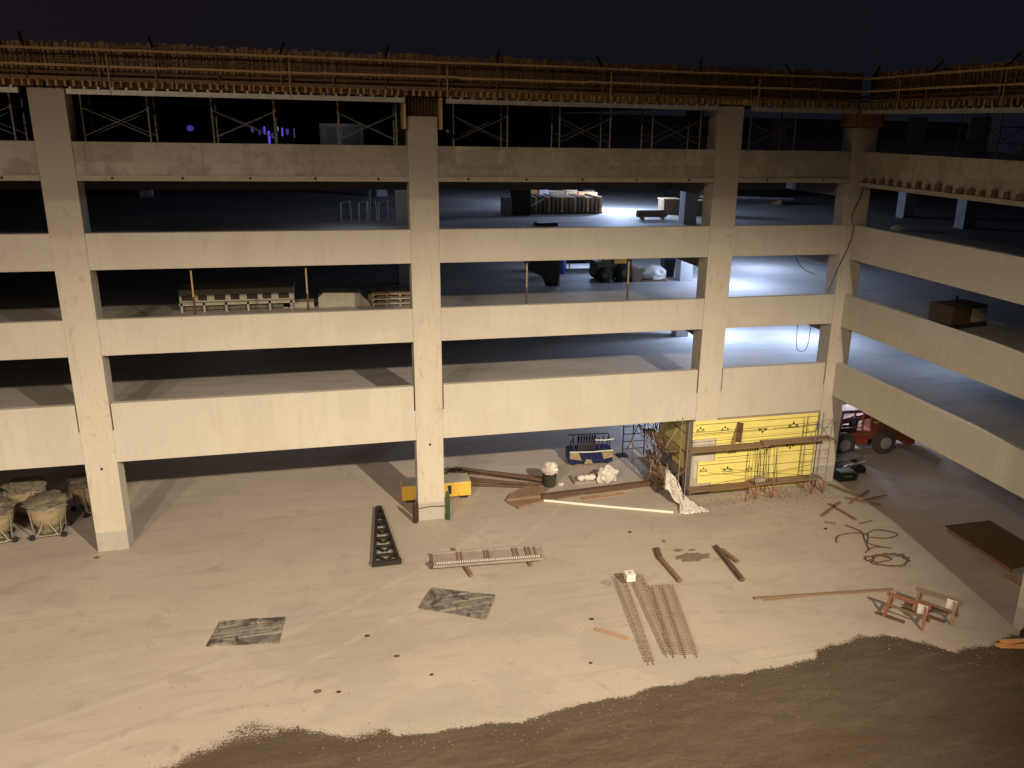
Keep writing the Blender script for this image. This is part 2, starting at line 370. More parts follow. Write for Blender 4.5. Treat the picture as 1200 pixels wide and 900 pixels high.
for ya, yb in ((-.03,-12.15),(-13.25,-24.45),(-25.55,-36.75)):
    for l in (1,2,3,4):
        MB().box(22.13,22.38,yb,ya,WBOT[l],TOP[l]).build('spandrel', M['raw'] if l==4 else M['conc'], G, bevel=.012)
    MB().box(22.07,22.128,yb,ya,13.80,13.97).build('ledge', M['lip'], G, bevel=.008)
k = 0
for i in range(20):      # dark form brackets left along the foot of the raised wing spandrel
    y = -.5-i*.56; 
    w = random.uniform(.10,.2)
    MB().box(22.02,22.125,y-w,y+w*.6,13.99,14.10+random.uniform(.05,.16)).build('form_bracket', M['rustd'], G)
# decks (main building Y>0.25, wing X>22.4)
for l in (1,2,3,4):
    z = FL[l]
    MB().box(-60,70,.252,50,z-.24,z).build('floor_slab', M['slab'], G)
    MB().box(22.382,70,-46,.25,z-.24,z).build('floor_slab', M['slab'], G)
    for y in (5.0,17,29,41):
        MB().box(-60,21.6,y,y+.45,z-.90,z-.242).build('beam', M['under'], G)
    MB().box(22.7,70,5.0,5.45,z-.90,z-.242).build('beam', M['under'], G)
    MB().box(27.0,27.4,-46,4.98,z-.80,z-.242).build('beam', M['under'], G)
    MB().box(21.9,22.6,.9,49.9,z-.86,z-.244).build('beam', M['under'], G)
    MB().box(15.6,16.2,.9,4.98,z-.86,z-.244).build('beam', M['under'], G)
for (x, y) in [(-26.4,11),(-11.3,11),(3.75,11.2),(18.8,10),(33.9,12),(33.6,6.6),(48,12),(34,-6),(34,-18),(3.75,28),(18.8,28),(34,28),(-11.3,28)]:
    MB().box(x-.36,x+.36,y-.36,y+.36,0,16.9).build('column', M['intcol'], G, bevel=.01)
for x in CX[2:]:
    MB().lathe([(.05,-.04),(.05,-.031)], (x,0,3.42), 10, 'y').build('lifting_hole', M['dark'], G)
# far side parapets
for l in (1,2,3,4):
    MB().box(-60,70,50.0,50.25,BOT[l],TOP[l]).build('spandrel', M['slab'], G)
# back wall and side walls of the ground floor
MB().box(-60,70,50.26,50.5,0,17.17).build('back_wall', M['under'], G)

# ------------------------------------------------------------------ roof formwork
def formwork(name, label, T, length, brk, depth):
    t = thing(name, label, 'formwork')
    def B(): return MB(T)
    n = int(length//2.44)+1
    for i in range(n):
        a = i*2.44; b = min(length, a+2.42)
        if b-a < .3: continue
        m = B()
        u = a
        while u < b-.05:      # ragged upright boards
            w = random.uniform(.09,.2)
            top = 18.40+random.uniform(-.07,.05)+.09*noise.noise(Vector((u*.5,3,1)))
            m.box(u,min(u+w-.02,b),.30,.345+random.uniform(0,.02),17.0,top); u += w
        m.box(a,b,.346+.021,.40,17.0,18.30)
        m.build('board_panel', M['ply'], t)
        m = B()
        u = a+.1
        while u < b:          # uprights in front of the boards
            m.bar((u,.23,17.25),(u+random.uniform(-.06,.06),.23,18.32+random.uniform(-.14,.12)),.04,.05); u += random.uniform(.10,.24)
        for q in range(5):
            zq = random.uniform(17.25,18.35); aq = random.uniform(a,b-.4); m.bar((aq,.24,zq),(min(b,aq+random.uniform(.4,2)),.24,zq+random.uniform(-.05,.05)),.05,.06)
        m.bar((a,.26,17.85),(b,.26,17.85),.04,.06); m.build('upright_row', M['plank'], t)
        m = B()
        u = a+.05
        while u < b:          # joist ends
            m.box(u,u+.07,-.42+random.uniform(-.05,.08),6.0,16.98,17.17); u += random.uniform(.2,.3)
        m.build('joist_row', M['ply'], t)
        B().box(a,b,-.30,-.20,17.20,17.29).build('waler', M['plank'], t)
        B().box(a,b,-.12,-.02,17.38,17.47).build('waler', M['lumd'], t)
    u = 0
    while u < length:
        v = min(length, u+4.85)
        for z in (18.13,17.63):
            dz = random.uniform(-.015,.015)
            B().bar((u,-.36,z+dz),(v,-.36,z+random.uniform(-.02,.02)),.04,.075).build('guard_rail', M['lum'], t)
        u = v+.01
    u = .9; i = 0
    while u < length:
        B().bar((u,-.315,17.0),(u,-.315,18.25),.05,.05).build('rail_post', M['lumd'] if i%3 else M['rustd'], t)
        if i % 2 == 0:
            s = random.choice((-1,1))
            B().bar((u-.02*s,-.30,18.12),(u+.16*s,.1,18.62),.06,.06).build('brace', M['dark'], t)
        if i % 3 == 1:
            B().tube([(u+.3,-.42,16.75),(u+.28,-.42,18.0)],.022).build('tie_rod', M['lum'], t)
        u += random.uniform(1.7,2.3); i += 1
    for a, b in brk:
        m = B(); m.box(a,b,-.42,-.30,16.74,16.90); u = a+.1
        while u < b:
            m.box(u,u+.07,-.45,-.1,16.895,16.975); u += .42
        m.build('edge_beam', M['alu'], t)
    B().box(0,length,.36,depth,17.18,17.2).build('deck_sheet', M['brown'], t)
    return t
formwork('deck_formwork', 'long roof-edge formwork of brown boards and timber guard rails above the main facade', Matrix.Translation((-34,0,0)), 55.95,
         [(1.2,24.6),(26.0,36.9),(38.4,49.2),(50.6,55.4)], 50)
W = Matrix.Translation((22.13,.40,0)) @ Matrix.Rotation(R(-90),4,'Z')
formwork('deck_formwork', 'darker stretch of roof-edge formwork running along the top of the right wing', W, 36, [(.6,11.6),(13,24),(25,36)], 45)
# column heads
def head(x, z0, label, open_):
    t = thing('column_form', label, 'column formwork', (x,0,z0), 0, 'column forms under the roof deck')
    if open_:
        for s in (-1,1):
            MB().box(s*.66-.05,s*.66+.05,-.25,.85,-.45,.66).build('side_panel', M['lum'], t)
            MB().box(s*.72-.03+s*.2,s*.72+.03+s*.2,-.1,.7,-.55,-.45).build('clamp', M['plank'], t)
        m = MB()
        for i in range(9): m.tube([(-.46+i*.115,.06,0),(-.46+i*.115,.06,.68)],.016,5)
        for j in range(6): m.tube([(-.5,.05,.05+j*.11),(.5,.05,.05+j*.11)],.009,4)
        m.build('rebar_cage', M['rustd'], t)
        MB().box(-.6,.6,.8,.84,0,.66).build('back_panel', M['brown'], t)
    else:
        m = MB()
        for i in range(8): m.box(-.62+i*.155,-.62+i*.155+.13,-.16,-.10,0,.62+random.uniform(-.05,.05))
        m.build('front_board_row', M['sheet'], t)
        MB().box(-.72,-.64,-.16,.8,0,.6).build('side_panel', M['lumd'], t)
        MB().box(.58,.66,-.16,.8,0,.6).build('side_panel', M['lumd'], t)
        MB().box(-.58,.56,-.09,.85,.0,.55).build('core_panel', M['brown'], t)
head(3.565,16.28,'open column form showing its rebar cage above the middle facade column', True)
head(22.2,16.22,'boarded column form on top of the inner corner column', False)

# ------------------------------------------------------------------ shoring towers on the top deck
def tower(x, y, label, rz=0, wide=2.1):
    t = thing('shoring_tower', label, 'shoring tower', (x,y,FL[4]), rz, 'shoring towers under the roof formwork')
    h = 2.75
    for s in (0, wide):
        for d in (0, 1.2):
            o = MB().tube([(s,d,0),(s,d,h)],.034,8).build('leg', M['galv'], t, smooth=True)
            if d == 0: MB().box(s-.09,s+.09,d-.09,d+.09,-.0,.012).build('base_plate', M['galv'], o)
        m = MB()
        for z in (.35,.95,1.55,2.15): m.tube([(s,.034,z),(s,1.166,z)],.02,6)
        m.build('frame_rungs', M['galv'], t)
    for d in (0, 1.2):
        MB().tube([(.03,d+.035,1.25),(wide-.03,d+.035,2.15)],.014,6).build('cross_brace', M['galv'], t)
        MB().tube([(.03,d+.05,2.15),(wide-.03,d+.05,1.25)],.014,6).build('cross_brace', M['galv'], t)
    return t
places = ['left of the first facade column','just right of the left facade column','second from the left column in the left bay','just left of the middle column with the open form','just right of the middle column with the open form','in the middle of the centre bay','at the right end of the centre bay','in the short bay beside the corner']
tx = [-12.2,-7.95,-3.76,.6,4.85,9.05,12.95,17.3]
for x, p in zip(tx, places): tower(x, .95, 'grey tubular shoring tower '+p)
for y, p in ((-2.9,'nearest the corner in the wing top deck'),(-6.6,'at the right edge of the wing top deck')):
    tower(25.6, y-2.1, 'dim shoring tower '+p, R(90))

# things on the top deck
t = thing('storage_cabinet','pale grey metal cabinet standing far back on the top deck','cabinet',(-.15,16,FL[4]))
MB().box(0,2.3,0,.8,.1,1.75).build('body', M['alu'], t, bevel=.02)
MB().box(.35,.85,-.02,-.002,.3,1.6).build('door', M['mould'], t); MB().box(1.2,2.1,-.02,-.002,.3,1.6).build('door', M['galv'], t)
t = thing('work_lamp', 'round dim violet lamp glowing alone deep in the top deck', 'lamp', (-6.6,16,FL[4]))
MB().lathe([(.05,0),(.13,.05),(.17,.15),(.13,.26),(.05,.3)],(0,0,1.22)).build('shade', M['violet_dim'], t, smooth=True)
MB().tube([(0,0,0),(0,0,1.22)],.025).build('stand', M['dark'], t)
t = thing('light_rack', 'rack hung with blue violet strip lamps glowing deep in the top deck', 'lamps', (-4.3,24,FL[4]))
MB().bar((0,0,1.5),(2.9,0,1.55),.05).build('rack_bar', M['galv'], t)
for q in (0,2.9): MB().tube([(q,0,0),(q,0,1.5)],.03).build('stand', M['dark'], t)
for q,a_,b_,w_,mm in ((.15,1.1,1.42,.16,'violet_dim'),(.55,.95,1.2,.09,'violet_dim'),(.85,1.0,1.45,.10,'violet'),(1.1,.4,1.2,.13,'violet'),(1.3,.75,1.1,.08,'violet_dim'),(1.55,1.2,1.45,.25,'white_glow'),(1.9,.9,1.4,.09,'violet'),(2.2,1.0,1.35,.16,'violet_dim'),(2.6,.8,1.4,.07,'violet_dim')):
    MB().box(q-w_/2,q+w_/2,-.05,.05,a_,b_).build('strip_lamp', M[mm], t, bevel=.02)

# ------------------------------------------------------------------ adjustable posts on second deck
for x, lb in ((-4.95,'thin rusty shoring post in front of the long pale form stack, left bay'),(-.9,'thin rusty shoring post between the two pale form stacks, left bay'),(7.69,'thin rusty shoring post beside the dark leaning panel, centre bay'),(12.05,'thin rusty shoring post in front of the dark wheeled machine, centre bay')):
    t = thing('shoring_post', lb, 'shoring post', (x,.5,FL[2]), 0, 'adjustable posts behind the second-level spandrel')
    MB().tube([(0,0,0),(0,0,1.7)],.045).build('outer_tube', M['rustd'], t, smooth=True)
    MB().tube([(0,0,1.6),(0,0,2.7)],.032).build('inner_tube', M['lum'], t, smooth=True)
    MB().box(-.1,.1,-.1,.1,0,.012).build('base_plate', M['rustd'], t)
    MB().box(-.1,.1,-.1,.1,2.7,2.712).build('head_plate', M['rustd'], t)

# ------------------------------------------------------------------ pale form stacks, second deck
t = thing('form_stack','long pale steel form with a row of dark pockets on the left second deck','form stack',(-6.35,5.7,FL[2]))
MB().box(0,4.75,.02,1.5,.86,1.0).build('top_panel', M['mould'], t, bevel=.02)
MB().box(.0,4.75,.0,.08,.30,.42).build('bottom_rail', M['mould'], t)
MB().box(.02,4.73,.06,1.4,.44,.858).build('core', M['mould'], t, bevel=.01)
MB().box(.1,4.6,.3,1.3,.05,.43).build('shadow_core', M['sack'], t)
for i in range(6): MB().box(.05+i*.9,.05+i*.9+.09,.0,.12,.0,.43).build('post', M['mould'], t)
for i in range(7): MB().box(i*.66+.12,i*.66+.56-.08*(i%2),.03,.058,.52,.74).build('pocket', M['dark'], t)
t = thing('form_stack','lower pale form stack with a sloping end, right of the long one','form stack',(-.6,5.8,FL[2]))
MB().extr([(0,0),(2.3,0),(2.2,.22),(1.8,.62),(.25,.68),(0,.45)],0,1.2).build('body', M['mould'], t, bevel=.02)
m = MB()
for i in range(5): m.box(2.2+i*.4,2.2+i*.4+.32,.2,1.3,.02,.5+.1*(i%2))
m.build('crate_row', M['sack'], t)
MB().box(-1.5,-.2,.2,.9,.0,.25).build('timber', M['mould'], t)
t = thing('pallet_stack','small stack of slatted pallets beside the middle column on the second deck','pallets',(1.75,5.7,FL[2]))
for k in range(3): MB().box(0,1.9,0,1.0,.08+k*.22,.14+k*.22).build('deck_board', M['pinkwood'] if k==2 else M['mould'], t)
m = MB()
for k in range(3):
    for i in range(4): m.box(.02+i*.6,.1+i*.6,.02,.98,k*.22,.08+k*.22)
m.build('stringer_row', M['mould'], t)

# centre bay, second deck
t = thing('plywood_sheet','tall dark panel standing on edge on the second deck, centre bay','panel',(9.7,9.3,FL[2]))
MB().extr([(-.3,1.9),(1.9,1.9),(1.75,0),(1.1,0),(.9,.5),(.1,.9)],0,.12).build('sheet', M['dark'], t)
MB().bar((1.8,-.05,0),(1.9,.3,1.8),.05).build('prop', M['alu'], t)
t = thing('site_buggy','dark olive wheeled site machine parked on the second deck','site machine',(13.6,9.8,FL[2]))
MB().extr([(.1,.35),(1.9,.35),(2.15,.8),(2.1,1.7),(1.3,1.75),(.9,1.2),(.1,1.1)],.1,1.3).build('body', M['olive'], t, bevel=.04)
MB().box(1.1,1.8,.06,.099,1.0,1.5).build('grille', M['yelbox'], t)
MB().bar((.5,.3,1.1),(.35,.3,1.9),.06).build('handle', M['dark'], t)
for x,r_ in ((.55,.42),(1.65,.5)):
    for y in (-.12,1.32):
        w = MB().lathe([(r_*.8,0),(r_,.04),(r_,.18),(r_*.8,.22)],(x,y,r_),22,'y').build('wheel', M['black'], t, smooth=True)
        MB().lathe([(r_*.4,-.02),(r_*.4,.24)],(x,y,r_),14,'y').build('rim', M['olive'], w)
t = thing('wrapped_pallet','pallet of goods in torn white wrap beside the wheeled machine','wrapped pallet',(17.0,10.2,FL[2]))
lump(.62,(1.35,.8,.72),.28,3.5,4).build('white_wrap', M['plastic'], t, smooth=True)
MB().box(-.75,.75,-.5,.5,0,.1).build('pallet', M['lumd'], t)
MB().box(-1.3,-.82,-.5,.5,0,.7).build('carton', M['sheet'], t)
t = thing('waste_bin','dark upright bin between the white wrapped pallet and the pillar','bin',(18.05,10.9,FL[2]))
MB().extr([(0,0),(.55,0),(.62,.95),(-.06,.95)],0,.6).build('body', M['dark'], t)
MB().box(-.1,.66,-.04,.64,.95,1.0).build('lid', M['navy'], t)
t = thing('plastic_barrel','upright blue plastic drum on the second deck behind the centre bay','barrel',(12.6,13.0,FL[2]))
MB().lathe([(.24,0),(.28,.05),(.28,.4),(.3,.45),(.28,.5),(.28,.85),(.2,.92)]).build('body', M['bluep'], t, smooth=True)
MB().lathe([(.05,.9),(.05,.98)],(.1,0,0),10).build('cap', M['white'], t)
t = thing('work_table','low steel work table with white pipes beside the blue drum','table',(13.0,13.2,FL[2]))
MB().box(-1.9,2.6,.4,1.3,.42,.47).build('tabletop', M['alu'], t)
for x in (-1.8,.3,2.5): 
    for y in (.45,1.2): MB().box(x-.03,x+.03,y-.03,y+.03,0,.42).build('leg', M['alu'], t)
t = thing('tool_crate','dark open crate holding pale tools on the work table','crate',(13.9,13.8,FL[2]+.475))
MB().box(-.7,.9,-.3,.3,0,.32).build('body', M['navy'], t); MB().box(-.5,.4,-.2,.2,.32,.44).build('contents', M['white'], t)

# wing second deck generator
t = thing('generator','brown boxed generator with a pale front grille on the wing second deck','generator',(26.4,-2.55,FL[2]), R(8))
MB().box(-.9,1.1,-.2,1.1,.15,.95).build('housing', M['brown'], t, bevel=.03)
g = MB().box(.2,1.0,-.24,-.205,.25,.85).build('grille', M['mould'], t)
MB().box(-.95,1.15,-.25,1.15,0,.15).build('skid', M['dark'], t)
MB().tube([(0,.5,.95),(0,.5,1.25)],.05).build('exhaust', M['dark'], t)

# third deck
Z3 = FL[3]
t = thing('timber_stack','large stack of brown timber joists on edge on the third deck','timber stack',(11.6,15.2,Z3))
for i in range(16):
    MB().box(i*.26,i*.26+.15,0,2.2,.12,.98+random.uniform(-.06,.06)).build('joist', M['sheet'] if i%3 else M['lum'], t)
MB().box(-.1,4.2,.3,.45,0,.118).build('bearer', M['lumd'], t); MB().box(-.1,4.2,1.7,1.85,0,.118).build('bearer', M['lumd'], t)
t = thing('sheet_stack','pale sheets and boards piled behind the timber stack on the third deck','sheet stack',(11.8,18.2,Z3))
for i,(x,w,h,mm) in enumerate([(0,.7,1.2,'orangewood'),(.8,.6,1.5,'white'),(1.5,.9,1.05,'pinkwood'),(2.5,.7,1.3,'lum'),(3.3,1.2,1.0,'orangewood')]):
    MB().box(x,x+w,0,.9,0,h).build('sheet_bundle', M[mm], t)
t = thing('tool_cabinet','tall dark cabinet left of the timber stack on the third deck','cabinet',(10.1,14.6,Z3))
MB().box(.1,1.1,0,.8,0,1.6).build('body', M['dark'], t, bevel=.02); MB().box(-.5,.06,.1,.7,0,1.0).build('side_box', M['galv'], t)
MB().bar((1.12,-.02,.55),(1.85,-.1,.95),.08,.05).build('lid_stay', M['white'], t)
t = thing('tarp_roll','brown rolled tarpaulin lying on blocks in the bright third deck','tarpaulin roll',(16.7,12.1,Z3))
MB().tube([(0,0,.33),(.8,.04,.32),(1.75,.05,.32)],.2,14).build('roll', M['lumd'], t, smooth=True)
for x in (.25,1.45): MB().box(x,x+.1,-.25,.25,0,.14).build('block', M['lumd'], t)
t = thing('slatted_crate','brown slatted crate left of the bright pillar on the third deck','crate',(19.3,14.6,Z3))
m = MB()
for i in range(7): m.box(i*.15,i*.15+.11,0,.9,.12,.85)
m.build('slat_wall', M['sheet'], t); MB().box(-.05,1.1,-.03,.93,.85,.92).build('rim', M['lum'], t); MB().box(0,1.05,0,.9,0,.1).build('base', M['lumd'], t)
t = thing('slatted_crate','brown slatted crate right of the bright pillar on the third deck','crate',(20.9,13.6,Z3))
MB().box(0,1.0,0,.9,.12,.85).build('slat_wall', M['sheet'], t); MB().box(-.05,1.05,-.03,.93,.85,.9).build('rim', M['lum'], t); MB().box(0,1,0,.9,0,.1).build('base', M['lumd'], t)
t = tag(MB().box(0,1.05,0,.9,0,.16).build('dark_slab', M['dark']), 'low dark pad lying on the third deck before the timber stack', 'pad'); t.location=(10.4,9.6,Z3)
t = thing('frame_rack','pale tubular frame rack loaded with frames on the dark third deck','frame rack',(.7,12.4,Z3))
for x in (0,.9,1.3,1.9): 
    m = MB(); m.tube([(x,0,0),(x,0,.95),(x+.45,0,1.05),(x+.5,0,.1)],.03,6); m.build('frame', M['white'], t)
MB().box(-.1,2.4,-.1,.9,.0,.06).build('base', M['alu'], t); MB().tube([(1.5,.4,.06),(1.5,.4,1.9)],.02).build('post', M['white'], t)
t = thing('steel_pipe','long pale pipe lying across the third deck near the corner','pipe',(24.5,21,Z3))
MB().tube([(0,0,.5),(6.5,-1,.42)],.09).build('tube', M['alu'], t)
for q in (1,5.5): MB().box(q,q+.15,-1.2,.5,0,.35).build('block', M['lumd'], t)
t = thing('pallet_stack','dark row of stacked pallets at the back of the third deck behind the short bay','pallets',(24.0,25,Z3))
for i in range(4): MB().box(i*2,i*2+1.7,0,1,0,1.1).build('pallet_pile', M['dark'], t)
t = tag(lump(.3,(1.5,.8,.45),.3,3,9).build('rag_heap', M['white']), 'small pale rag heap on the wing third deck', 'rags'); t.location=(29.2,6.2,Z3)

# cables
def cable(pts, label, r=.017):
    o = MB().tube(pts, r, 6).build('hanging_cable', M['cable'], smooth=True); return tag(o, label, 'cable', None)
def smooth(pts, n=6):
    P = [Vector(p) for p in pts]; out = []
    for i in range(len(P)-1):
        a,b,c,d = P[max(i-1,0)],P[i],P[i+1],P[min(i+2,len(P)-1)]
        for k in range(n):
            t = k/n; out.append(.5*((2*b)+(c-a)*t+(2*a-5*b+4*c-d)*t*t+(3*b-a-3*c+d)*t**3))
    return out+[P[-1]]
cable(smooth([(22.45,-.12,15.24),(22.42,-.10,14.6),(22.28,-.12,13.6),(22.05,-.10,12.9),(21.95,-.10,12.45),(22.1,-.12,12.0),(21.95,-.10,11.2),(21.66,-.10,10.5),(21.45,-.06,9.9),(21.3,.05,9.2)]), 'black cable hanging down the inner corner from the raw top spandrel')
cable(smooth([(20.35,1.5,10.8),(20.5,1.5,10.4),(20.9,1.5,10.0),(21.5,1.5,9.75)]), 'dark cable sagging across the bright second-deck opening beside the corner')
cable(smooth([(20.85,1.5,7.75),(20.9,1.5,7.0),(20.95,1.5,6.4),(21.1,1.5,6.15),(21.4,1.5,6.15),(21.55,1.5,6.5),(21.6,1.5,7.4)]), 'loop of dark cable in the brightest first-deck opening beside the corner')

# ------------------------------------------------------------------ yellow sheathed wall and its scaffold
wall = thing('sheathed_wall','low wall clad in yellow sheathing boards under the first spandrel by the corner','wall',(0,0,0))
MB().box(16.5,21.6,.0,.2,0,3.63).build('block_core', M['panel'], wall)
MB().box(15.5,15.7,.9,4.2,0,3.63).build('block_core', M['panel'], wall)
rows = [(15.25,21.5,2.72,3.58),(16.42,21.55,1.62,2.70),(15.62,21.55,.56,1.60),(16.32,21.5,.04,.54)]
for a,b,c,d in rows: MB().box(a,b,-.10,-.055,c,d).build('yellow_board', M['yel'], wall, bevel=.006)
MB().box(15.3,15.4,-.04,0.0,0,3.6).build('corner_strip', M['mould'], wall)
for y0,y1,c,d in ((.95,2.38,1.7,3.55),(2.42,4.1,1.2,3.55),(.95,2.38,.75,1.66)):
    MB().box(15.44,15.49,y0,y1,c,d).build('yellow_board', M['yel'], wall)
def logo(x, z, s=.20, flip=False, heavy=1):
    m = MB(); f = -1 if flip else 1
    y0, y1 = -.1035, -.101
    m.extr([(x-s*.35,z),(x+s*.35,z),(x,z+f*s*.7)], y0,y1)
    m.extr([(x-s*1.15,z-f*s*.35),(x-s*.3,z-f*s*.35),(x-s*.72,z+f*s*.12)], y0-.001,y1-.001)
    m.extr([(x+s*.3,z-f*s*.35),(x+s*1.15,z-f*s*.35),(x+s*.72,z+f*s*.12)], y0-.001,y1-.001)
    m.box(x-s*1.3,x+s*1.3,y0,y1,z-f*s*.6-.015,z-f*s*.6+.015)
    return m.build('printed_mark', M['ink'], wall)
for x,z,fl,s in ((15.6,3.22,0,.17),(16.8,3.17,0,.18),(18.7,2.9,1,.2),(20.25,3.1,0,.24),(17.25,2.03,0,.17),(19.0,2.0,1,.22),(20.2,2.0,1,.2),(15.9,1.24,0,.17),(17.1,1.17,0,.22),(18.2,1.12,0,.15)):
    logo(x,z,s,fl)
for a,b,z in ((15.3,21.5,3.42),(15.3,18.9,2.98),(19.2,21.5,2.99),(16.5,21.5,2.30),(16.5,19,1.75),(19.6,21.5,1.78),(15.65,18.2,1.45),(15.65,18.3,.94),(18.6,21.5,1.2),(16.4,21.4,.28)):
    MB().box(a,b,-.1025,-.1005,z-.012,z+.012).build('printed_line', M['ink'], wall)

sc = thing('facade_scaffold','tubular scaffold with two plank decks and red lower frames before the yellow wall','scaffold',(0,0,0))
def pl(x0,x1,y0,y1,z,mm='plank',th=.05): 
    n = 2
    for i in range(n):
        w = (y1-y0)/n; MB().box(x0+.06*i,x1-.04*i,y0+i*w,y0+(i+1)*w-.012,z,z+th).build('plank', M[mm], sc, bevel=.004)
pl(14.75,18.6,-1.05,-.5,2.50); pl(18.3,21.85,-1.05,-.5,2.57,'plank')
pl(14.85,18.3,-1.05,-.5,.60,'lumd'); pl(18.0,21.5,-1.05,-.5,.66,'plank')
for x, hi in ((14.55,3.95),(18.05,2.5),(18.9,2.55),(20.75,3.6),(21.55,3.7)):
    for y in (-1.15,-.42):
        if hi > 3 or y < -1: 
            MB().tube([(x,y,0),(x,y,hi)],.024,7).build('standard', M['galv'], sc)
for x in (18.05,18.9,20.9,21.5):
    m = MB()
    m.tube([(x,-1.16,.02),(x,-1.16,.62)],.032,7); m.tube([(x,-.43,.02),(x,-.43,.62)],.032,7)
    m.tube([(x,-1.13,.1),(x,-.46,.5)],.02,6); m.tube([(x,-1.13,.58),(x,-.46,.58)],.02,6)
    m.build('red_frame', M['red'], sc)
for a,b in (((18.05,-1.17,.55),(18.9,-1.17,.08)),((20.9,-1.17,.08),(21.5,-1.17,.55)),((17.5,-1.3,.05),(18.05,-1.17,.5)),((18.9,-1.18,.5),(19.3,-1.35,.04))):
    MB().tube([a,b],.018,6).build('red_brace', M['red'], sc)
for z in (.95,1.35,1.75,2.15,2.85,3.25,3.6):
    MB().tube([(20.75,-1.13,z),(21.55,-1.13,z)],.018,6).build('rung', M['galv'], sc)
for a,b in (((14.6,-1.18,3.5),(20.7,-1.18,3.55)),((14.6,-1.18,3.05),(20.7,-1.18,3.1)),((16.2,-1.17,1.7),(20.7,-1.17,.95)),((15.6,-1.17,.95),(20.7,-1.17,1.5)),((20.78,-1.2,2.7),(21.5,-1.2,3.6)),((20.78,-1.2,3.6),(21.5,-1.2,2.7))):
    MB().tube([a,b],.011,5).build('brace', M['dark'], sc)
# frames stood against the planks
for i,x in enumerate((18.05,18.16,18.32,18.5,18.62,18.74,19.0,19.15)):
    o = MB(); z0 = .72; z1 = 2.62-.05*(i%3)
    o.tube([(x,-.98,z0),(x+.03,-.62,z1)],.014,6)
    tag(o.build('steel_rod', M['dark']), 'dark steel rod leaning with others against the upper planks of the scaffold', 'rod', 'steel rods leaning on the scaffold')
t = thing('cement_bag','grey bag lying on the lower scaffold planks','bag',(18.35,-.85,.715)); lump(.30,(1.2,.6,.5),.25,2.5,6).build('sack_body', M['panel'], t, smooth=True); MB().box(-.08,.08,-.14,.1,.2,.215).build('tie', M['lumd'], t)
t = tag(MB().bar((17.25,-.58,2.64),(17.5,-.2,3.42),.26,.05).build('leaning_board', M['brown']), 'short dark board leaning on the upper planks against the yellow wall', 'board')

# side scaffold left of the wall
ss = thing('side_scaffold','older scaffold tower with jumbled braces left of the yellow wall','scaffold',(0,0,0))
for x,y in ((14.0,.6),(15.2,.5),(14.0,4.0),(15.1,3.9),(14.6,2.2)):
    MB().tube([(x,y,0),(x,y,3.5)],.028,7).build('standard', M['rustd'] if y<3 else M['galv'], ss)
for i in range(15):
    a = Vector((random.uniform(13.6,15.2),random.uniform(.3,4),random.uniform(.1,1.5))); b = Vector((random.uniform(13.6,15.2),random.uniform(.3,4),random.uniform(2,3.4)))
    MB().tube([a,b],.022,6).build('brace', M['rustd'] if i%2 else M['galv'], ss)
for z in (1.0,1.9,2.8):
    MB().tube([(14,.6,z),(14,4,z)],.02,6).build('ledger', M['galv'], ss); MB().tube([(15.2,.5,z),(15.1,3.9,z)],.02,6).build('ledger', M['rustd'], ss)
MB().box(14.3,14.9,.6,3.6,1.92,1.97).build('plank', M['lumd'], ss); MB().box(14.1,15.0,.5,3.5,.5,.55).build('plank', M['sheet'], ss)
MB().bar((14.0,.5,.2),(15.3,.3,1.2),.14,.04).build('plank', M['lumd'], ss)
MB().bar((14.3,1.0,.04),(14.5,3.2,1.0),.25,.05).build('plank', M['sheet'], ss)
lf = thing('ladder_frame','ladder-like scaffold frame standing alone behind the side scaffold in blue light','scaffold frame',(13.9,5.1,0))
for x in (0,1.15):
    MB().tube([(x,0,0),(x,0,1.95)],.03,7).build('leg', M['dark'], lf)
for z in (.35,.75,1.15,1.55,1.9): MB().tube([(0.03,0,z),(1.12,0,z)],.02,6).build('rung', M['dark'], lf)
MB().box(-.3,.25,-.25,.25,0,.05).build('base_block', M['dark'], lf)

# plastic sheet heap at the wall corner
m = MB(); rows_ = []
prof = [(14.20,.05,1.30,.10),(14.25,-.25,1.22,.26),(14.32,-.45,1.0,.34),(14.42,-.65,.72,.27),(14.55,-.95,.45,.26),(14.7,-1.3,.28,.36),(14.75,-1.65,.16,.58),(14.7,-1.95,.05,.72)]
NP = 5
def lerp(i,t,k): return prof[i][k]*(1-t)+prof[min(i+1,len(prof)-1)][k]*t
for i in range(len(prof)-1):
    for q in range(NP):
        t_ = q/NP; x,y,z,w_ = (lerp(i,t_,k) for k in range(4)); row = []
        for k in range(41):
            u_ = k/20-1; n1 = abs(noise.noise(Vector((u_*2.2+7,y*1.3,1)))); n2 = abs(noise.noise(Vector((u_*5,y*4+x,7)))); n3 = noise.noise(Vector((u_*11,y*9,3)))
            row.append((x+w_*u_*(1+.35*noise.noise(Vector((y*3,u_>0,5))))+.05*n3, y+.16*noise.noise(Vector((u_*2,y*2,1)))+.10*n2, max(.012, z*(1-.45*u_*u_)+.34*n1*(.3+z)+.14*n2+.04*n3-.08)))
        rows_.append(row)
nr = len(rows_)
m.add([p for r_ in rows_ for p in r_], [(j*41+i,j*41+i+1,(j+1)*41+i+1,(j+1)*41+i) for j in range(nr-1) for i in range(40)])
o = m.build('plastic_sheet', M['plastic'], smooth=True); o.modifiers.clear(); s_ = o.modifiers.new('s','SOLIDIFY'); s_.thickness=.012
tag(o, 'crumpled white plastic sheeting draped off the left corner of the scaffold to the ground', 'plastic sheet')

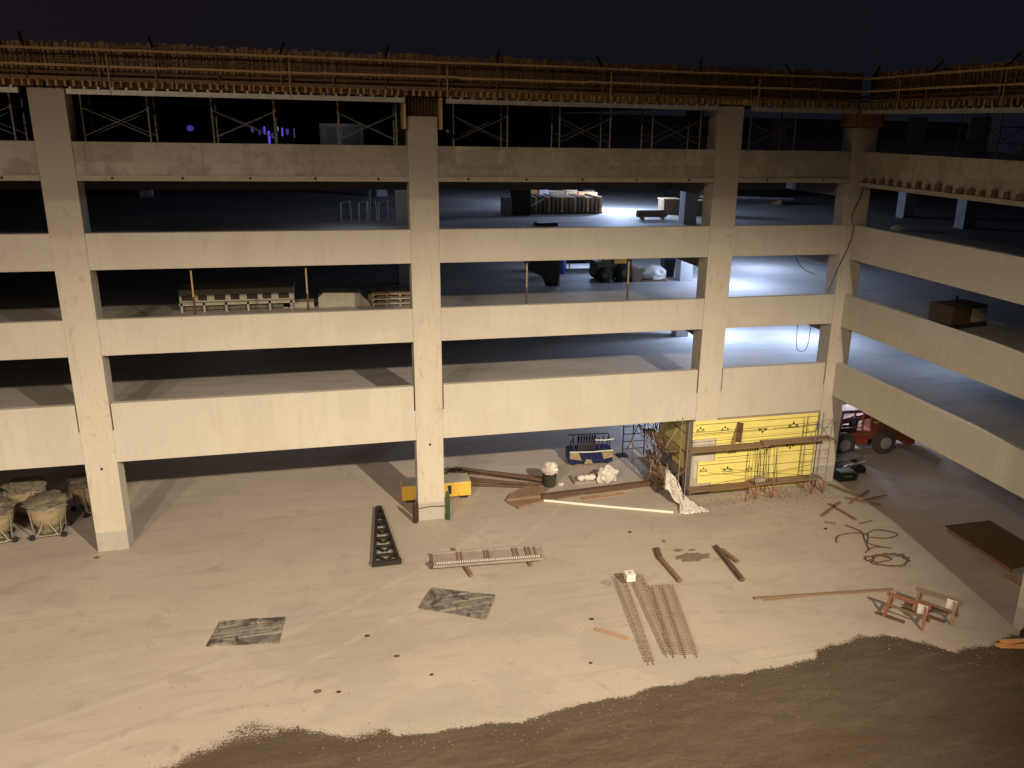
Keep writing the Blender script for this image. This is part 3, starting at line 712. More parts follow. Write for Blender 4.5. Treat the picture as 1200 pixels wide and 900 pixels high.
# ------------------------------------------------------------------ rough-terrain telehandler under the wing
T = thing('telehandler','red-orange rough-terrain forklift parked under the wing behind the corner column','forklift',(24.3,2.6,0),R(-4))
MB().extr([(.2,.75),(3.3,.75),(4.3,.55),(4.9,.65),(4.9,1.05),(3.9,1.55),(2.7,1.62),(2.5,1.15),(.2,1.15)],.35,1.6).build('chassis', M['orange'], T, bevel=.03)
MB().extr([(4.4,.35),(4.95,.35),(5.0,.95),(4.3,.95)],.3,1.65).build('counterweight', M['orange'], T, bevel=.05)
cab = MB()
for x in (.45,1.75):
    for y in (.25,1.05): cab.bar((x,y,1.1),(x+(.1 if x<1 else 0),y,2.35),.075)
cab.bar((.5,.25,2.35),(1.8,.25,2.35),.09); cab.bar((.5,1.05,2.35),(1.8,1.05,2.35),.09); cab.bar((.45,.25,1.5),(1.75,.25,1.5),.06)
cab.build('cab_frame', M['orange'], T)
MB().box(.45,1.85,.2,1.1,2.40,2.46).build('cab_roof', M['red'], T)
MB().extr([(.85,1.1),(1.5,1.1),(1.6,1.9),(1.45,1.9),(1.35,1.4),(.85,1.4)],.4,.9).build('seat', M['black'], T)
MB().tube([(.65,.65,1.2),(.85,.65,1.65)],.03).build('steering_column', M['dark'], T)
MB().bar((3.6,1.15,2.0),(-.9,1.15,1.2),.28,.3).build('boom', M['red'], T)
MB().bar((2.3,.30,1.3),(2.3,.30,2.2),.12).build('mast', M['orange'], T)
MB().bar((2.7,.30,1.3),(2.75,.30,2.1),.1).build('mast', M['orange'], T)
MB().bar((2.3,.32,1.68),(3.9,.32,1.55),.07,.1).build('hood_rail', M['pinkwood'], T)
MB().box(.3,2.1,.15,.34,.6,.95).build('step', M['red'], T)
for x in (.75,3.05):
    for y in (.0,1.55):
        w = MB().lathe([(.40,0),(.60,.05),(.64,.12),(.64,.28),(.60,.36),(.40,.4)],(x,y,.64),28,'y').build('wheel', M['rubber'], T, smooth=True)
        MB().lathe([(.10,-.02),(.30,-.01),(.36,.05),(.36,.35),(.3,.41)],(x,y,.64),20,'y').build('rim', M['alu'], w, smooth=True)
for y in (.6,1.2): MB().box(-1.6,-.3,y,y+.12,.12,.17).build('fork', M['dark'], T)
MB().box(-.3,-.2,.4,1.5,.1,.9).build('fork_carriage', M['dark'], T)

def bundle(name, label, cat, pts, w, h, mm, group=None):
    o = MB().bar(pts[0],pts[1],w,h).build(name, M[mm], bevel=.006); return tag(o,label,cat,group)
t = thing('pipe_rack','grey pipes stacked on dark bearers beside the forklift','pipe stack',(23.2,1.2,0))
for i in range(5): MB().tube([(.1*i,.3+.28*i,.18),(2.6-.1*i,.9+.25*i,.18)],.07,10).build('pipe', M['alu'], t)
MB().box(.3,.5,0,2.2,0,.1).build('bearer', M['dark'], t); MB().box(1.9,2.1,.4,2.4,0,.1).build('bearer', M['dark'], t)
t = thing('equipment_box','low dark equipment case beside the corner column under the wing','case',(22.95,-.2,0))
MB().box(0,1.0,0,.6,0,.38).build('body', M['dark'], t, bevel=.02); MB().box(.1,.9,.05,.55,.38,.46).build('lid', M['bucket'], t); MB().tube([(.3,.0,.25),(.7,-.04,.25)],.02).build('handle', M['alu'], t)
t = thing('equipment_box','dark case with tools further under the wing before the grey pipes','case',(23.6,.5,0))
MB().box(0,1.3,0,.5,0,.3).build('body', M['black'], t); MB().bar((.2,.2,.34),(1.5,.4,.42),.08).build('tool', M['alu'], t)

# ------------------------------------------------------------------ concrete hoppers by the left column
def hopper(x, y, rz, label):
    t = thing('mortar_tub', label, 'mortar tub', (x,y,0), rz, 'wheeled mortar tubs by the left column')
    MB().lathe([(.24,.30),(.46,.42),(.62,.75),(.67,1.02),(.71,1.30),(.66,1.32)],n=28).build('tub', M['tan'], t, smooth=True)
    m = MB(); 
    m2 = lump(.72,(1.03,1.03,.30),.5,3,random.random()*9,(0,0,1.26),3,False); m2.build('sack_cover', M['sack'], t, smooth=True)
    a = MB()
    for i in range(4):
        q = math.pi/4+i*math.pi/2
        MB().tube([(.66*math.cos(q),.66*math.sin(q),.10),(.74*math.cos(q),.74*math.sin(q),1.34)],.026,8).build('leg', M['galv'], t)
    for s in (-1,1):
        MB().tube([(-.5,s*.5,.14),(.5,s*.5,.14)],.026,7).build('bottom_rail', M['galv'], t); MB().tube([(s*.5,-.5,.14),(s*.5,.5,.14)],.026,7).build('bottom_rail', M['galv'], t)
    for s in (-.28,.28):
        MB().tube([(s*.2,-.66,.85),(s*1.3,-.55,.16)],.022,6).build('strut', M['mould'], t)
    ring = [(.70*math.cos(k*math.pi/12),.70*math.sin(k*math.pi/12),1.32) for k in range(25)]
    MB().tube(ring,.022,7).build('rim', M['galv'], t)
    lump(.42,(1.1,1.1,.5),.3,2.6,x,(0,0,.10),2).build('residue', M['sack'], t)
    for sx in (-.55,.55):
        for sy in (-.5,.5):
            MB().lathe([(.11,-.04),(.13,0),(.11,.04)],(sx,sy,.13),14,'y').build('wheel', M['black'], t)
    return t
hopper(-11.45,2.05,.1,'tan mortar tub standing nearest the left column, front right of the cluster')
hopper(-13.25,1.75,.4,'mortar tub cut off by the left edge of the photo')
hopper(-12.75,3.9,-.2,'mortar tub at the back of the cluster, behind the two front ones')
hopper(-10.35,3.95,.7,'mortar tub mostly hidden behind the left column')

# ------------------------------------------------------------------ yard objects
# tapered black frame
t = thing('tapered_frame','black tapered steel frame with cross plates lying before the middle column','steel frame',(1.45,-3.35,.0),0)
L = 4.6
for s in (-1,1): MB().bar((s*.46,0,.10),(s*.09,L,.10),.11,.18).build('side_rail', M['dark'], t)
MB().box(-.55,.55,-.12,.02,.0,.2).build('base_bar', M['dark'], t)
MB().box(-.12,.12,L-.05,L+.12,.0,.22).build('tip_plate', M['dark'], t)
for i,v in enumerate((.12,.27,.42,.58,.74,.88)):
    w = .46-.37*v
    MB().box(-w,w,v*L-.05,v*L+.05,.04,.16).build('cross_bar', M['dark'], t)
    MB().box(-w*.45,w*.45,v*L-.22,v*L-.06,.01,.06).build('cross_plate', M['alu'], t)
    for s in (-1,1): MB().bar((s*w*.9,v*L-.04,.12),(s*w*.15,v*L-.42+.1*v,.12),.05,.1).build('gusset', M['dark'], t)
MB().prism([(-.36,.12),(.36,.12),(.1,4.4),(-.1,4.4)],.008,.02).build('backing', M['mould'], t)

# form panel with perforated strip
t = thing('gang_form','long grey form panel with a white dotted strip on wooden bearers','form panel',(3.12,-4.32,0),R(-4.2))
MB().box(0,4.15,0,1.05,.16,.20).build('face_sheet', M['panel'], t, bevel=.005)
for y in (-.02,1.0): MB().box(-.02,4.17,y,y+.07,.201,.26).build('edge_rail', M['panel'], t)
for x in (0.9,1.05,1.95,2.08,3.05,3.2,3.55,3.7,3.9): MB().box(x,x+.07,.36,.99,.2015,.24).build('rib', M['lumd'], t)
m = MB()
for i in range(46): m.box(.12+i*.086,.172+i*.086,.20,.30,.206,.235)
m.build('dotted_strip', M['white'], t)
MB().box(.1,4.1,.16,.34,.2012,.205).build('strip_plate', M['lumd'], t)
MB().box(-.16,-.02,.3,.5,.1,.2).build('end_lug', M['rustd'], t)
o = tag(MB().bar((4.05,-2.8,.06),(4.42,-5.0,.06),.13,.10).build('timber_bearer', M['lumd'], bevel=.006),'short brown timber running crosswise under the grey form panel','timber')
o = tag(MB().bar((6.7,-3.35,.06),(6.75,-4.75,.06),.12,.10).build('timber_bearer', M['lumd'], bevel=.006),'timber bearer under the right end of the grey form panel','timber')

# steel plates
def plate(c, label):
    m = MB(); n = 14; P = [Vector((*p,0)) for p in c]; vs = []
    for j in range(n+1):
        for i in range(n+1):
            u,v = i/n,j/n; p = (P[0]*(1-u)+P[1]*u)*(1-v)+(P[3]*(1-u)+P[2]*u)*v
            vs.append((p.x,p.y,.05+.03*noise.noise(Vector((p.x*1.1,p.y*1.1,4)))+.025*u*v))
    m.add(vs,[(j*(n+1)+i,j*(n+1)+i+1,(j+1)*(n+1)+i+1,(j+1)*(n+1)+i) for j in range(n) for i in range(n)])
    o = m.build('steel_plate', M['plate']); o.modifiers.new('s','SOLIDIFY').thickness=.045
    return tag(o,label,'steel plate','steel plates lying in the yard')
plate([(-4.48,-7.34),(-2.26,-7.66),(-2.12,-6.25),(-4.2,-5.98)],'mottled dark steel plate lying alone at the lower left of the yard')
plate([(2.34,-6.69),(4.45,-7.86),(5.01,-6.52),(2.92,-5.53)],'mottled dark steel plate lying below the grey form panel')

# gas cylinders and yellow box at the middle column
def cyl(x,y,h,r,mm,label):
    t = thing('gas_cylinder',label,'gas cylinder',(x,y,0),0)
    MB().lathe([(r*.9,0),(r,.03),(r,h*.8),(r*.8,h*.87),(r*.35,h*.91)]).build('body', M[mm], t, smooth=True)
    MB().lathe([(r*.3,h*.9),(r*.3,h),(r*.1,h+.02)],n=12).build('valve', M['alu'] if mm!='maroon' else M['dark'], t)
    return t
cyl(2.88,-.12,1.05,.11,'maroon','short maroon gas cylinder at the left foot of the middle column')
cyl(4.24,-.12,1.45,.095,'green','tall green gas cylinder at the right foot of the middle column')
t = thing('yellow_tank','yellow steel job box lying behind the foot of the middle column','job box',(2.5,1.75,0))
MB().box(0,3.05,0,.95,.14,.80).build('body', M['yelbox'], t, bevel=.03)
MB().box(.02,3.03,.02,.93,.80,.83).build('lid', M['mould'], t)
for x in (.2,2.6): MB().box(x,x+.3,.1,.85,.0,.14).build('foot', M['dark'], t)
MB().box(2.0,2.16,-.02,-.002,.3,.7).build('latch', M['dark'], t)
tag(MB().tube([(3.05,-.1,.62),(3.5,-.09,.66),(4.12,-.1,.63)],.02,6).build('clamp_strap', M['rustd']),'thin rusty strap across the grey foot of the middle column','strap')

# brown pipe / timber pile right of the column
pile = [((5.0,4.9,.1),(9.2,2.6,.1)),((5.3,5.0,.12),(9.3,2.9,.1)),((5.4,3.6,.08),(8.9,2.3,.09)),((5.6,4.4,.3),(9.0,2.4,.26)),((5.0,3.2,.08),(8.4,2.2,.08)),((4.7,4.2,.1),(7.9,2.6,.1))]
descr = ['rearmost','second rearmost','middle','topmost','frontmost','shortest']
for (a,b),d in zip(pile,descr):
    tag(MB().tube([a,b],.075,9).build('steel_pipe', M['rustd'],smooth=True),d+' rusty pipe in the heap right of the middle column','pipe','rusty pipes heaped right of the middle column')
t = thing('scrap_heap','tangled dark clamps and scrap beside the pipe heap behind the yellow box','scrap',(5.1,4.4,0))
for i in range(14):
    a = Vector((random.uniform(-.7,.7),random.uniform(-.5,.6),random.uniform(.03,.45))); MB().bar(a,a+Vector((random.uniform(-.5,.5),random.uniform(-.4,.4),random.uniform(-.02,.15))),.09,.06).build('clamp', M['rustd'] if i%2 else M['dark'], t)
for (pts, lb) in (([(7.0,.95),(8.6,1.0),(9.15,1.75),(8.3,2.25),(7.3,1.55)],'upper curled sheet of brown plywood at the end of the pipe heap'),([(7.35,.2),(8.75,.7),(8.95,1.0),(7.7,1.2),(7.0,.85)],'lower brown plywood sheet with a curled front edge near the white pipe')):
    m = MB(); n = len(pts); h = .12 if pts[0][0]<7.2 else .05
    m.prism(pts,h,h+.03); m.bar((*pts[0],h),(*pts[1],h),.05,.12)
    for p in pts[:2]: m.box(p[0]-.03,p[0]+.03,p[1]+.02,p[1]+.1,0,h)
    tag(m.build('plywood_sheet', M['sheet'], bevel=.004), lb,'plywood')
tag(MB().bar((8.6,.95,.12),(14.0,1.35,.12),.26,.22).build('steel_beam', M['rustd'], bevel=.01),'long dark steel beam lying between the plywood and the yellow wall','steel beam')
tag(MB().tube([(8.63,.68,.06),(11.2,-.5,.06),(13.85,-1.66,.06)],.058,12).build('white_pipe', M['pvc'], smooth=True),'long thin white pipe slanting across the yard to the plastic sheeting','pipe')
for a,b,w,lb,mm in (((9.2,.75,.04),(10.6,1.0,.04),.13,'pale wooden stick just above the left end of the white pipe','plank'),((11.2,.62,.04),(12.85,1.0,.04),.10,'pale wooden stick beside the middle of the dark steel beam','lum'),((10.4,.55,.03),(12.4,.72,.03),.35,'reddish board lying between the white pipe and the dark beam','pinkwood'),((9.0,.4,.03),(9.5,.1,.03),.10,'short pale wood offcut under the left end of the white pipe','lum')):
    tag(MB().bar(a,b,w,.04).build('wood_piece', M[mm]),lb,'wood')

# barrel with white plastic
t = thing('trash_barrel','small dark green barrel heaped with white plastic near the pipe heap','barrel',(9.32,2.3,0))
MB().lathe([(.27,0),(.30,.05),(.33,.62),(.35,.66)],n=24).build('drum', M['bucket'], t, smooth=True)
lump(.36,(1,1,.95),.35,3.2,3,(0,0,.58),3,False).build('plastic_heap', M['plastic'], t, smooth=True)
tag(lump(.13,(1,.8,.6),.3,3,1,(9.85,2.2,0),2).build('crumpled_paper', M['plastic'],smooth=True),'tiny crumpled white scrap beside the green barrel','scrap')
# sacks
t = thing('sack_pile','low row of small white sacks on a grey pallet','sacks',(11.1,2.25,0))
MB().box(-.6,.45,-.1,.75,0,.12).build('pallet', M['panel'], t)
for i in range(3): lump(.19,(1,.9,.75),.3,3,i+2,(-.25+i*.28,.08,.12),2).build('sack', M['white'], t, smooth=True)
t = thing('plastic_bundle','taller crumpled white plastic bundle right of the low sacks','plastic bundle',(12.1,2.15,0))
lump(.44,(1,.8,1.0),.4,2.6,12).build('wrap', M['plastic'], t, smooth=True); lump(.3,(1.1,.8,.6),.3,3,7,(.28,.45,.2)).build('grey_wrap', M['galv'], t, smooth=True); lump(.25,(1.2,.9,.6),.3,3,5,(-.5,.5,0)).build('grey_bag', M['panel'], t, smooth=True)
# navy tarp cart
t = thing('tarp_cart','navy blue tarpaulin cart with tan patches and upright frames under the centre bay','cart',(10.85,4.3,0),R(-4))
MB().box(0,2.2,0,1.0,.1,.72).build('tarp_body', M['navy'], t, bevel=.06)
for pts in ([(.02,.40),(.02,.74),(.45,.72),(.62,.28),(.3,.34)],[(1.75,.3),(1.62,.66),(2.18,.72),(2.2,.4)],[(.75,.1),(.85,.34),(1.1,.3),(1.2,.1)]):
    MB().extr(pts,-.03,-.004).build('tan_patch', M['tan'], t)
for z,x0,x1 in ((.76,0.0,2.2),(1.35,1.25,2.2)): MB().tube([(x0,-.03,z),((x0+x1)/2,-.03,z-.04),(x1,-.03,z)],.03,7).build('white_rail', M['white'], t)
for x in (0.1,.28,.5,1.35,1.55,1.8,2.0,2.15): MB().tube([(x,random.uniform(0,.8),.7),(x,random.uniform(0,.8),1.32)],.03,6).build('upright', M['navy'], t)
for i in range(7): MB().bar((.5+i*.13,.2,.72),(.6+i*.14,.7,1.3),.09,.08).build('load_piece', M['dark'], t)
MB().tube([(0,.0,1.28),(1.2,.0,1.3)],.025,6).build('dark_rail', M['navy'], t)
MB().tube([(.1,.9,1.3),(2.15,.9,1.3)],.025,6).build('dark_rail', M['navy'], t)
for x in (.25,1.95):
    for y in (.1,.9): MB().lathe([(.1,-.04),(.12,0),(.1,.04)],(x,y,.12),12,'y').build('wheel', M['black'], t)

# rebar cages
def cage(p0, p1, w0, w1, label, mm='rust', rungs=34, h=.16, three=False, leftw=None):
    t = thing('rebar_mat', label, 'rebar mat', (p0[0],p0[1],0))
    d = Vector((p1[0]-p0[0],p1[1]-p0[1],0)); L = d.length; e = d.normalized(); s = Vector((-e.y,e.x,0))
    m = MB()
    for k,(a,b) in enumerate(((-w0/2,-w1/2),(w0/2,w1/2))):
        for z in (.03,h):
            m.tube([s*a+Vector((0,0,z)), d*.5+s*((a+b)/2)+Vector((0,0,z+.03)), d+s*b+Vector((0,0,z))],.011,6)
    if three:
        for z in (.03,h): m.tube([Vector((0,0,z)), d+Vector((0,0,z))],.015,6)
    for i in range(rungs):
        v = (i+.5)/rungs; w = (w0+(w1-w0)*v)/2+random.uniform(0,.03); c = d*v; z = h+.03*math.sin(v*math.pi)
        m.tube([c-s*w+Vector((0,0,z+.012)),c+s*w+Vector((0,0,z+.012))],.008,5)
        if i%2==0:
            for q in (-1,1): m.tube([c+s*w*q+Vector((0,0,.02)),c+s*w*q+Vector((0,0,z))],.008,4)
    m.build('bar_grid', M[mm], t)
    return t
cage((9.75,-6.3),(9.0,-11.45),.35,.16,'leftmost long narrow rebar cage of the three lying in the yard','rust')
cage((10.4,-6.35),(9.75,-11.2),.42,.22,'middle rebar cage lying between the two outer ones','rust',40)
cage((11.05,-7.25),(10.2,-11.35),.75,.75,'rightmost and widest rebar cage with pale close rungs','rust',44,three=True)
t = thing('white_box','small white box standing on the far end of the rebar cages','box',(9.98,-6.75,.20))
MB().box(-.17,.17,-.17,.17,0,.26).build('body', M['white'], t, bevel=.01); MB().box(-.18,.18,-.18,.18,.26,.29).build('lid', M['white'], t, bevel=.01); MB().lathe([(.05,.29),(.05,.31)],n=12).build('cap', M['panel'], t)
tag(MB().bar((9.1,-6.35,.03),(9.35,-6.65,.03),.3,.03).build('scrap_board', M['panel']),'small grey board scrap left of the rebar cages','board')
tag(MB().bar((7.9,-9.2,.03),(8.75,-9.95,.03),.16,.04).build('scrap_board', M['pinkwood']),'pale reddish board running into the left rebar cage','board')
# lumber / pipes
tag(MB().bar((11.92,-4.55,.07),(11.75,-5.35,.07),.2,.13).build('timber_block', M['rustd'], bevel=.01),'short dark timber block at the head of a brown pipe','timber')
tag(MB().tube([(11.78,-5.4,.08),(11.85,-7.05,.08)],.09,12).build('brown_pipe', M['lumd'],smooth=True),'brown pipe lying left of the earth stain','pipe')
tag(MB().tube([(14.3,-4.95,.09),(14.15,-7.5,.09)],.10,12).build('dark_pipe', M['rustd'],smooth=True),'dark rusty pipe lying right of the earth stain','pipe')
tag(MB().bar((14.45,-5.1,.05),(14.62,-6.2,.05),.16,.08).build('timber_block', M['lumd']),'short brown timber lying against the dark rusty pipe','timber')
tag(MB().bar((14.0,-8.68,.04),(19.3,-9.26,.04),.14,.06).build('long_plank', M['plank']),'very long thin weathered plank lying right of the rebar cages','plank')
tag(MB().bar((14.3,-8.85,.02),(16.4,-8.98,.02),.05,.03).build('batten', M['plank']),'thin batten alongside the left end of the long plank','batten')

# wires
def wire(cx, cy, r, seed, label, loops=2.5, n=46, wob=.5):
    rnd = random.Random(seed); pts = []
    for i in range(n):
        a = i/n*loops*2*math.pi
        q = r*(1+wob*noise.noise(Vector((math.cos(a)*1.7,math.sin(a)*1.7+i*.05,seed))))
        pts.append((cx+q*1.25*math.cos(a),cy+q*.75*math.sin(a),.03+.05*abs(noise.noise(Vector((i*.3,seed,0))))))
    return tag(MB().tube(pts,.022,5).build('wire_coil', M['rustd']),label,'wire')
wire(20.6,-7.35,.6,3,'square loose coil of black wire near the sawhorses',2.2,40,.5)
wire(20.15,-7.15,.35,9,'small inner loop of black wire inside the loose coil',1.6,26,.6)
for pts, lb in (([(19.35,-5.6),(19.7,-5.15),(20.5,-5.0),(21.0,-5.3),(20.6,-5.9),(20.9,-6.3)],'bent rusty rebar offcut hooked at its left end'),([(21.0,-5.2),(21.7,-5.0),(22.3,-5.5),(21.6,-5.75),(21.0,-5.5)],'curved rusty wire looping right of the hooked rebar'),([(20.6,-4.3),(20.9,-5.0),(20.6,-5.7),(20.25,-6.5)],'straight rebar offcut crossing the hooked one'),([(20.0,-6.6),(20.6,-6.3),(21.3,-6.5)],'short wire lying above the loose coil'),([(21.3,-4.3),(22.0,-4.2)],'tiny rebar offcut nearest the wing shade')):
    P = smooth([(x,y,.03+.02*(i%2)) for i,(x,y) in enumerate(pts)],5)
    tag(MB().tube(P,.024,5).build('rebar_offcut', M['rustd']),lb,'rebar')
for a,b,w,lb in (((20.1,-3.3),(21.7,-2.25),.12,'brown stick pointing to the corner column'),((21.1,-2.3),(21.35,-3.95),.13,'brown stick crossing toward the rebar offcuts'),((22.0,-2.5),(23.75,-1.4),.10,'thin pale stick pointing into the wing'),((22.2,-1.9),(23.3,-2.95),.13,'pale stick lying along the edge of the wing shade'),((22.3,-.4),(22.9,-1.9),.15,'timber lying from the foot of the corner column'),((22.7,-2.3),(24.2,-2.1),.09,'dark stick inside the wing shade'),((19.9,-3.9),(20.3,-4.1),.09,'small wood scrap left of the crossed sticks')):
    tag(MB().bar((*a,.04),(*b,.04+.03*(a[0]>22)),w,.05).build('wood_stick', M['lumd'] if w>.1 else M['plank']),lb,'stick')

# sawhorses
def sawhorse(x,y,rz,L,label,mm,mm2):
    t = thing('sawhorse',label,'sawhorse',(x,y,0),rz,'sawhorses at the edge of the earth')
    MB().box(-L,L,-.05,.05,.68,.80).build('beam', M[mm], t, bevel=.005)
    for sx in (-L+.15,L-.15):
        for s in (-1,1): MB().bar((sx*1.12,s*.36,0),(sx,s*.04,.76),.10,.05).build('leg', M[mm], t)
        MB().bar((sx*1.05,-.24,.30),(sx*1.05,.24,.30),.04,.10).build('crosspiece', M[mm2], t)
    MB().bar((-L+.2,-.17,.42),(L-.2,-.17,.40),.03,.09).build('side_brace', M[mm2], t)
    MB().box(L-.40,L-.08,-.066,-.052,.42,.78).build('white_tag', M['white'], t)
    return t
sawhorse(18.55,-11.0,R(-53),.72,'reddish wooden sawhorse, the nearer and left one of the pair','redwood','lumd')
sawhorse(19.75,-10.95,R(-53),.72,'greyer wooden sawhorse, the right one of the pair','plank','lumd')
for a_,b_,lb in (((18.85,-10.4,.05),(19.75,-11.5,.05),'dark timber lying on the ground between the two sawhorses'),((19.0,-10.3,.1),(20.0,-11.3,.28),'dark timber propped between the two sawhorses'),((17.75,-10.45,.04),(18.35,-11.2,.04),'short dark timber lying left of the reddish sawhorse')):
    tag(MB().bar(a_,b_,.11,.07).build('loose_timber', M['rustd']),lb,'timber')

# wing-side platform
t = thing('plywood_platform','dark brown plywood platform lying in shade under the right wing','platform',(24.45,-9.2,0))
MB().box(0,2.25,0,3.55,.22,.27).build('deck', M['brown'], t, bevel=.005)
for x in (.1,1.1,2.1): MB().box(x,x+.09,.05,3.5,0,.218).build('joist', M['lumd'], t)
tag(MB().prism([(23.9,-9.35),(24.35,-9.3),(25.0,-10.6),(24.3,-10.9)],.0,.06).build('plywood_offcut', M['pinkwood']),'pale reddish plywood lying beyond the dark platform at the right edge','plywood')
t = thing('plastic_bottle','dark jug at the foot of the wing column','jug',(21.78,-12.75,0)); MB().lathe([(.1,0),(.1,.2),(.04,.26),(.04,.3)],n=14).build('body', M['black'], t); MB().lathe([(.045,.3),(.045,.33)],n=10).build('cap', M['dark'], t)
m_ = [((20.5,-13.1),(21.7,-13.35)),((20.4,-13.2),(21.8,-13.6)),((20.7,-13.35),(21.9,-13.5)),((20.3,-13.15),(21.5,-13.15))]
for (a,b),d in zip(m_,('topmost','frontmost','middle','rearmost')):
    zz = .12+({'topmost':.12,'frontmost':0,'middle':.05,'rearmost':.02}[d])
    tag(MB().bar((*a,zz),(*b,zz+.03),.12,.05).build('lumber_piece', M['orangewood']),d+' piece of bright orange lumber at the right edge on the earth','lumber','orange lumber at the right edge')

# small debris scattered on the slab
deb = [(-1.05,-10.4,.07,'pair by the lower centre, the left and larger'),(-.45,-10.55,.045,'pair by the lower centre, the right and smaller'),(2.3,-10.35,.04,'alone below the right steel plate'),(7.2,-10.9,.04,'alone left of the rebar tips'),(7.95,-8.6,.05,'just left of the left rebar cage'),(-9.2,-.5,.06,'beside the foot of the left column'),(0.5,-7.9,.05,'between the two steel plates'),(1.35,-9.2,.06,'below and left of the right steel plate'),(11.4,-2.9,.05,'above the timber block'),(19.6,-4.4,.05,'left of the rebar offcuts')]
for x,y,r_,lb in deb:
    tag(lump(r_,(1.5,1,.6),.4,3,x,(x,y,0),2).build('debris_chunk', M['dark'] if r_<.06 else M['rustd']),'small dark debris chunk, '+lb,'debris','debris chunks on the slab')
rnd = random.Random(3); m = MB()
for i in range(170):
    x = rnd.uniform(-9,22); y = rnd.gauss(-10.5,2.2) if i%2 else rnd.uniform(-11.5,2); s = rnd.uniform(.005,.016)
    m.box(x-s,x+s*rnd.uniform(.6,1.6),y-s,y+s,0,s*.9)
kind(m.build('grit', M['lumd']),'stuff')
m = MB()
for i in range(1500):
    x = rnd.uniform(-8,22); d = abs(rnd.gauss(0,.35)) if rnd.random() < .3 else -rnd.uniform(0,4)
    y = edge_y(x)+d*(1.6 if x < 0 else .7)+.1; s_ = rnd.uniform(.005,.03)*(1.4 if d < 0 else .55)
    z_ = 0 if d > 0 else .04
    m.add([(x-s_,y,z_),(x+s_*.8,y-s_,z_),(x+s_*.7,y+s_,z_),(x,y,z_+s_*1.1)], [(0,1,3),(1,2,3),(2,0,3)])
kind(m.build('earth_crumbs', M['sack']),'stuff')
m = MB()
for i in range(700):
    x = rnd.uniform(15.2,22); y = -abs(rnd.gauss(0,.9))-.2; s = rnd.uniform(.004,.02)
    m.box(x-s*1.5,x+s*1.5,y-s,y+s,0,s*.6)
kind(m.build('rubble_grit', M['dust']),'stuff')

# ------------------------------------------------------------------ camera
CAMP = dict(f=973.482, yaw=.258746446, pitch=.297601124, roll=.0200078, px=640.4686, py=444.1879)
cy,sy = math.cos(CAMP['yaw']),math.sin(CAMP['yaw']); cp,sp = math.cos(CAMP['pitch']),math.sin(CAMP['pitch'])
w = Vector((sy*cp,cy*cp,-sp)); r_ = Vector((cy,-sy,0)); u = r_.cross(w)
cr,sr = math.cos(CAMP['roll']),math.sin(CAMP['roll'])
r2 = r_*cr+u*sr; u2 = -r_*sr+u*cr
cam = bpy.data.cameras.new('camera'); co = bpy.data.objects.new('camera', cam); COL.objects.link(co)
mw = Matrix((r2,u2,-w)).transposed().to_4x4(); mw.translation = Vector((0,-32,16.0928)); co.matrix_world = mw
cam.sensor_width = 36; cam.lens = CAMP['f']/1200*36
cam.shift_x = -(CAMP['px']-600)/1200; cam.shift_y = -(450-CAMP['py'])/1200
cam.clip_end = 2000
SC.camera = co

# ------------------------------------------------------------------ light
wd = bpy.data.worlds.new('World'); SC.world = wd; wd.use_nodes = True; nt = wd.node_tree
bg = nt.nodes['Background']
tc = nt.nodes.new('ShaderNodeTexCoord'); sx = nt.nodes.new('ShaderNodeSeparateXYZ'); nt.links.new(tc.outputs['Generated'], sx.inputs[0])
mr = nt.nodes.new('ShaderNodeMapRange'); mr.inputs['From Min'].default_value = -.35; mr.inputs['From Max'].default_value = .8; nt.links.new(sx.outputs[0], mr.inputs[0])
cr_ = nt.nodes.new('ShaderNodeValToRGB'); nt.links.new(mr.outputs[0], cr_.inputs[0])
cr_.color_ramp.elements[0].color = (.0092,.0066,.0092,1); cr_.color_ramp.elements[1].color = (.0056,.0055,.0100,1)
e_ = cr_.color_ramp.elements.new(.5); e_.color = (.0054,.0054,.0080,1)
nt.links.new(cr_.outputs[0], bg.inputs['Color']); bg.inputs['Strength'].default_value = 1.0

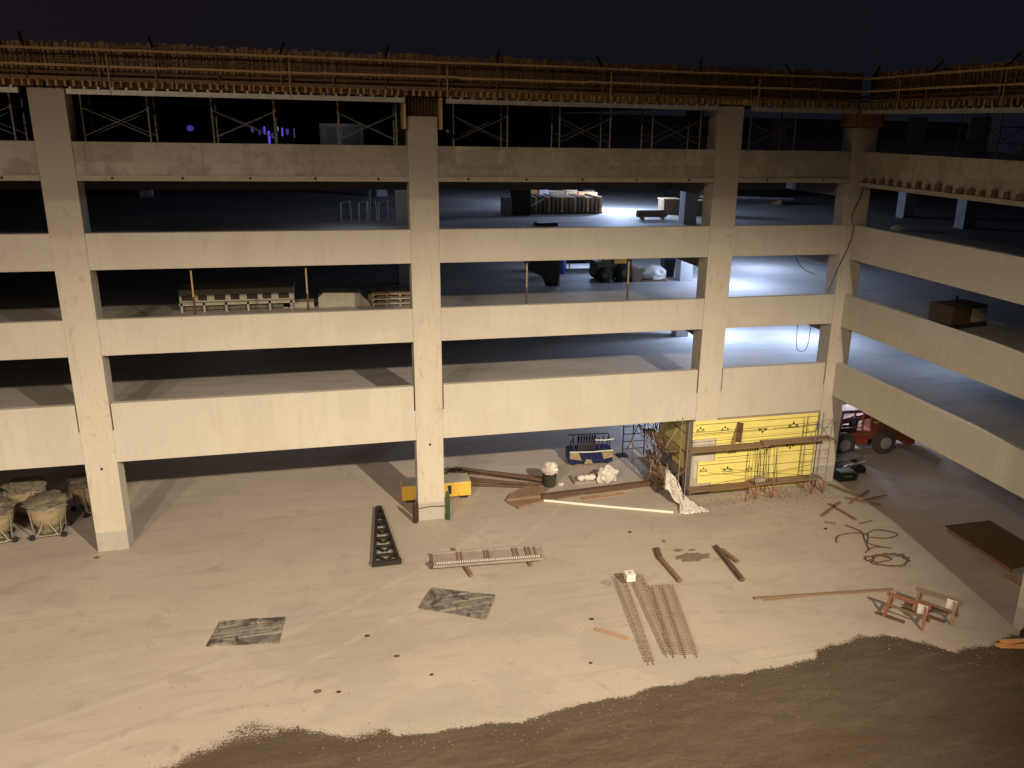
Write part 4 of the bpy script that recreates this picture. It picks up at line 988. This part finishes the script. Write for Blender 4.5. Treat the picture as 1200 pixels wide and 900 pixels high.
def spot(name, loc, tgt, power, col, ang, blend, rad=.35, wide=1.9):
    l = bpy.data.lights.new(name,'SPOT'); l.energy = power; l.color = col; l.spot_size = R(ang); l.spot_blend = blend; l.shadow_soft_size = rad
    o = bpy.data.objects.new(name,l); COL.objects.link(o); o.location = loc
    o.rotation_euler = (Vector(tgt)-Vector(loc)).to_track_quat('-Z','Y').to_euler(); o.scale = (wide,1,1); return o
def point(name, loc, power, col, rad=.2):
    l = bpy.data.lights.new(name,'POINT'); l.energy = power; l.color = col; l.shadow_soft_size = rad
    o = bpy.data.objects.new(name,l); COL.objects.link(o); o.location = loc; return o
# two yard floodlights high behind the viewer, wide and flat beams
spot('floodlight', (18,-43,27), (-3.6,-11.5,0), 130000, (1,.83,.60), 41, 1.0, wide=2.5)
spot('floodlight', (-13,-43,27), (-2,-10,0), 30000, (1,.785,.57), 58, 1.0, .7, wide=1.8)
spot('floodlight', (-19,-43,27), (-2,-10,0), 30000, (1,.785,.57), 58, 1.0, .7, wide=1.8)
BL = (.48,.63,1)
point('work_or_fill_light', (-6,22,3.9), 420, (1,.9,.85), .3)  # added fill lamp, unseen, lifting the dark back of the ground floor
point('work_or_fill_light', (8,17,3.9), 420, (.7,.78,1), .3)  # second added fill, cooler, for the ground-floor depth; no known lamp there
point('work_or_fill_light', (-6,24,7.4), 120, (.95,.9,.9), .3)  # unseen fill added to brighten the back of the first deck
point('work_or_fill_light', (1.2,9.3,12.9), 26, (.75,.82,1), .1)
point('work_or_fill_light', (.8,13.6,16.2), 9, (.85,.9,1), .1)  # faint added lamp, put in to brighten the storage cabinet
point('work_or_fill_light', (21.0,9.8,7.2), 1150, BL, .3)
point('work_or_fill_light', (25.6,8.2,7.2), 850, BL, .3)
point('work_or_fill_light', (29.0,1.0,7.3), 110, BL, .3)
point('work_or_fill_light', (20.7,8.4,10.2), 950, BL, .3)
point('work_or_fill_light', (24.8,13.0,10.3), 520, BL, .3)
point('work_or_fill_light', (14.6,14.5,9.6), 260, BL, .3)
point('work_or_fill_light', (17.4,16.8,13.1), 1700, BL, .3)
point('work_or_fill_light', (13.6,21.0,13.1), 330, BL, .3)
point('work_or_fill_light', (19.5,8.8,2.9), 1000, BL, .3)
point('work_or_fill_light', (27.5,6.0,3.4), 480, (.8,.85,1), .3)

SC.view_settings.view_transform = 'Standard'; SC.view_settings.look = 'None'; SC.view_settings.exposure = 0; SC.view_settings.gamma = 1
SC.cycles.use_denoising = True
SC.cycles.max_bounces = 6; SC.cycles.diffuse_bounces = 4; SC.cycles.sample_clamp_indirect = 4
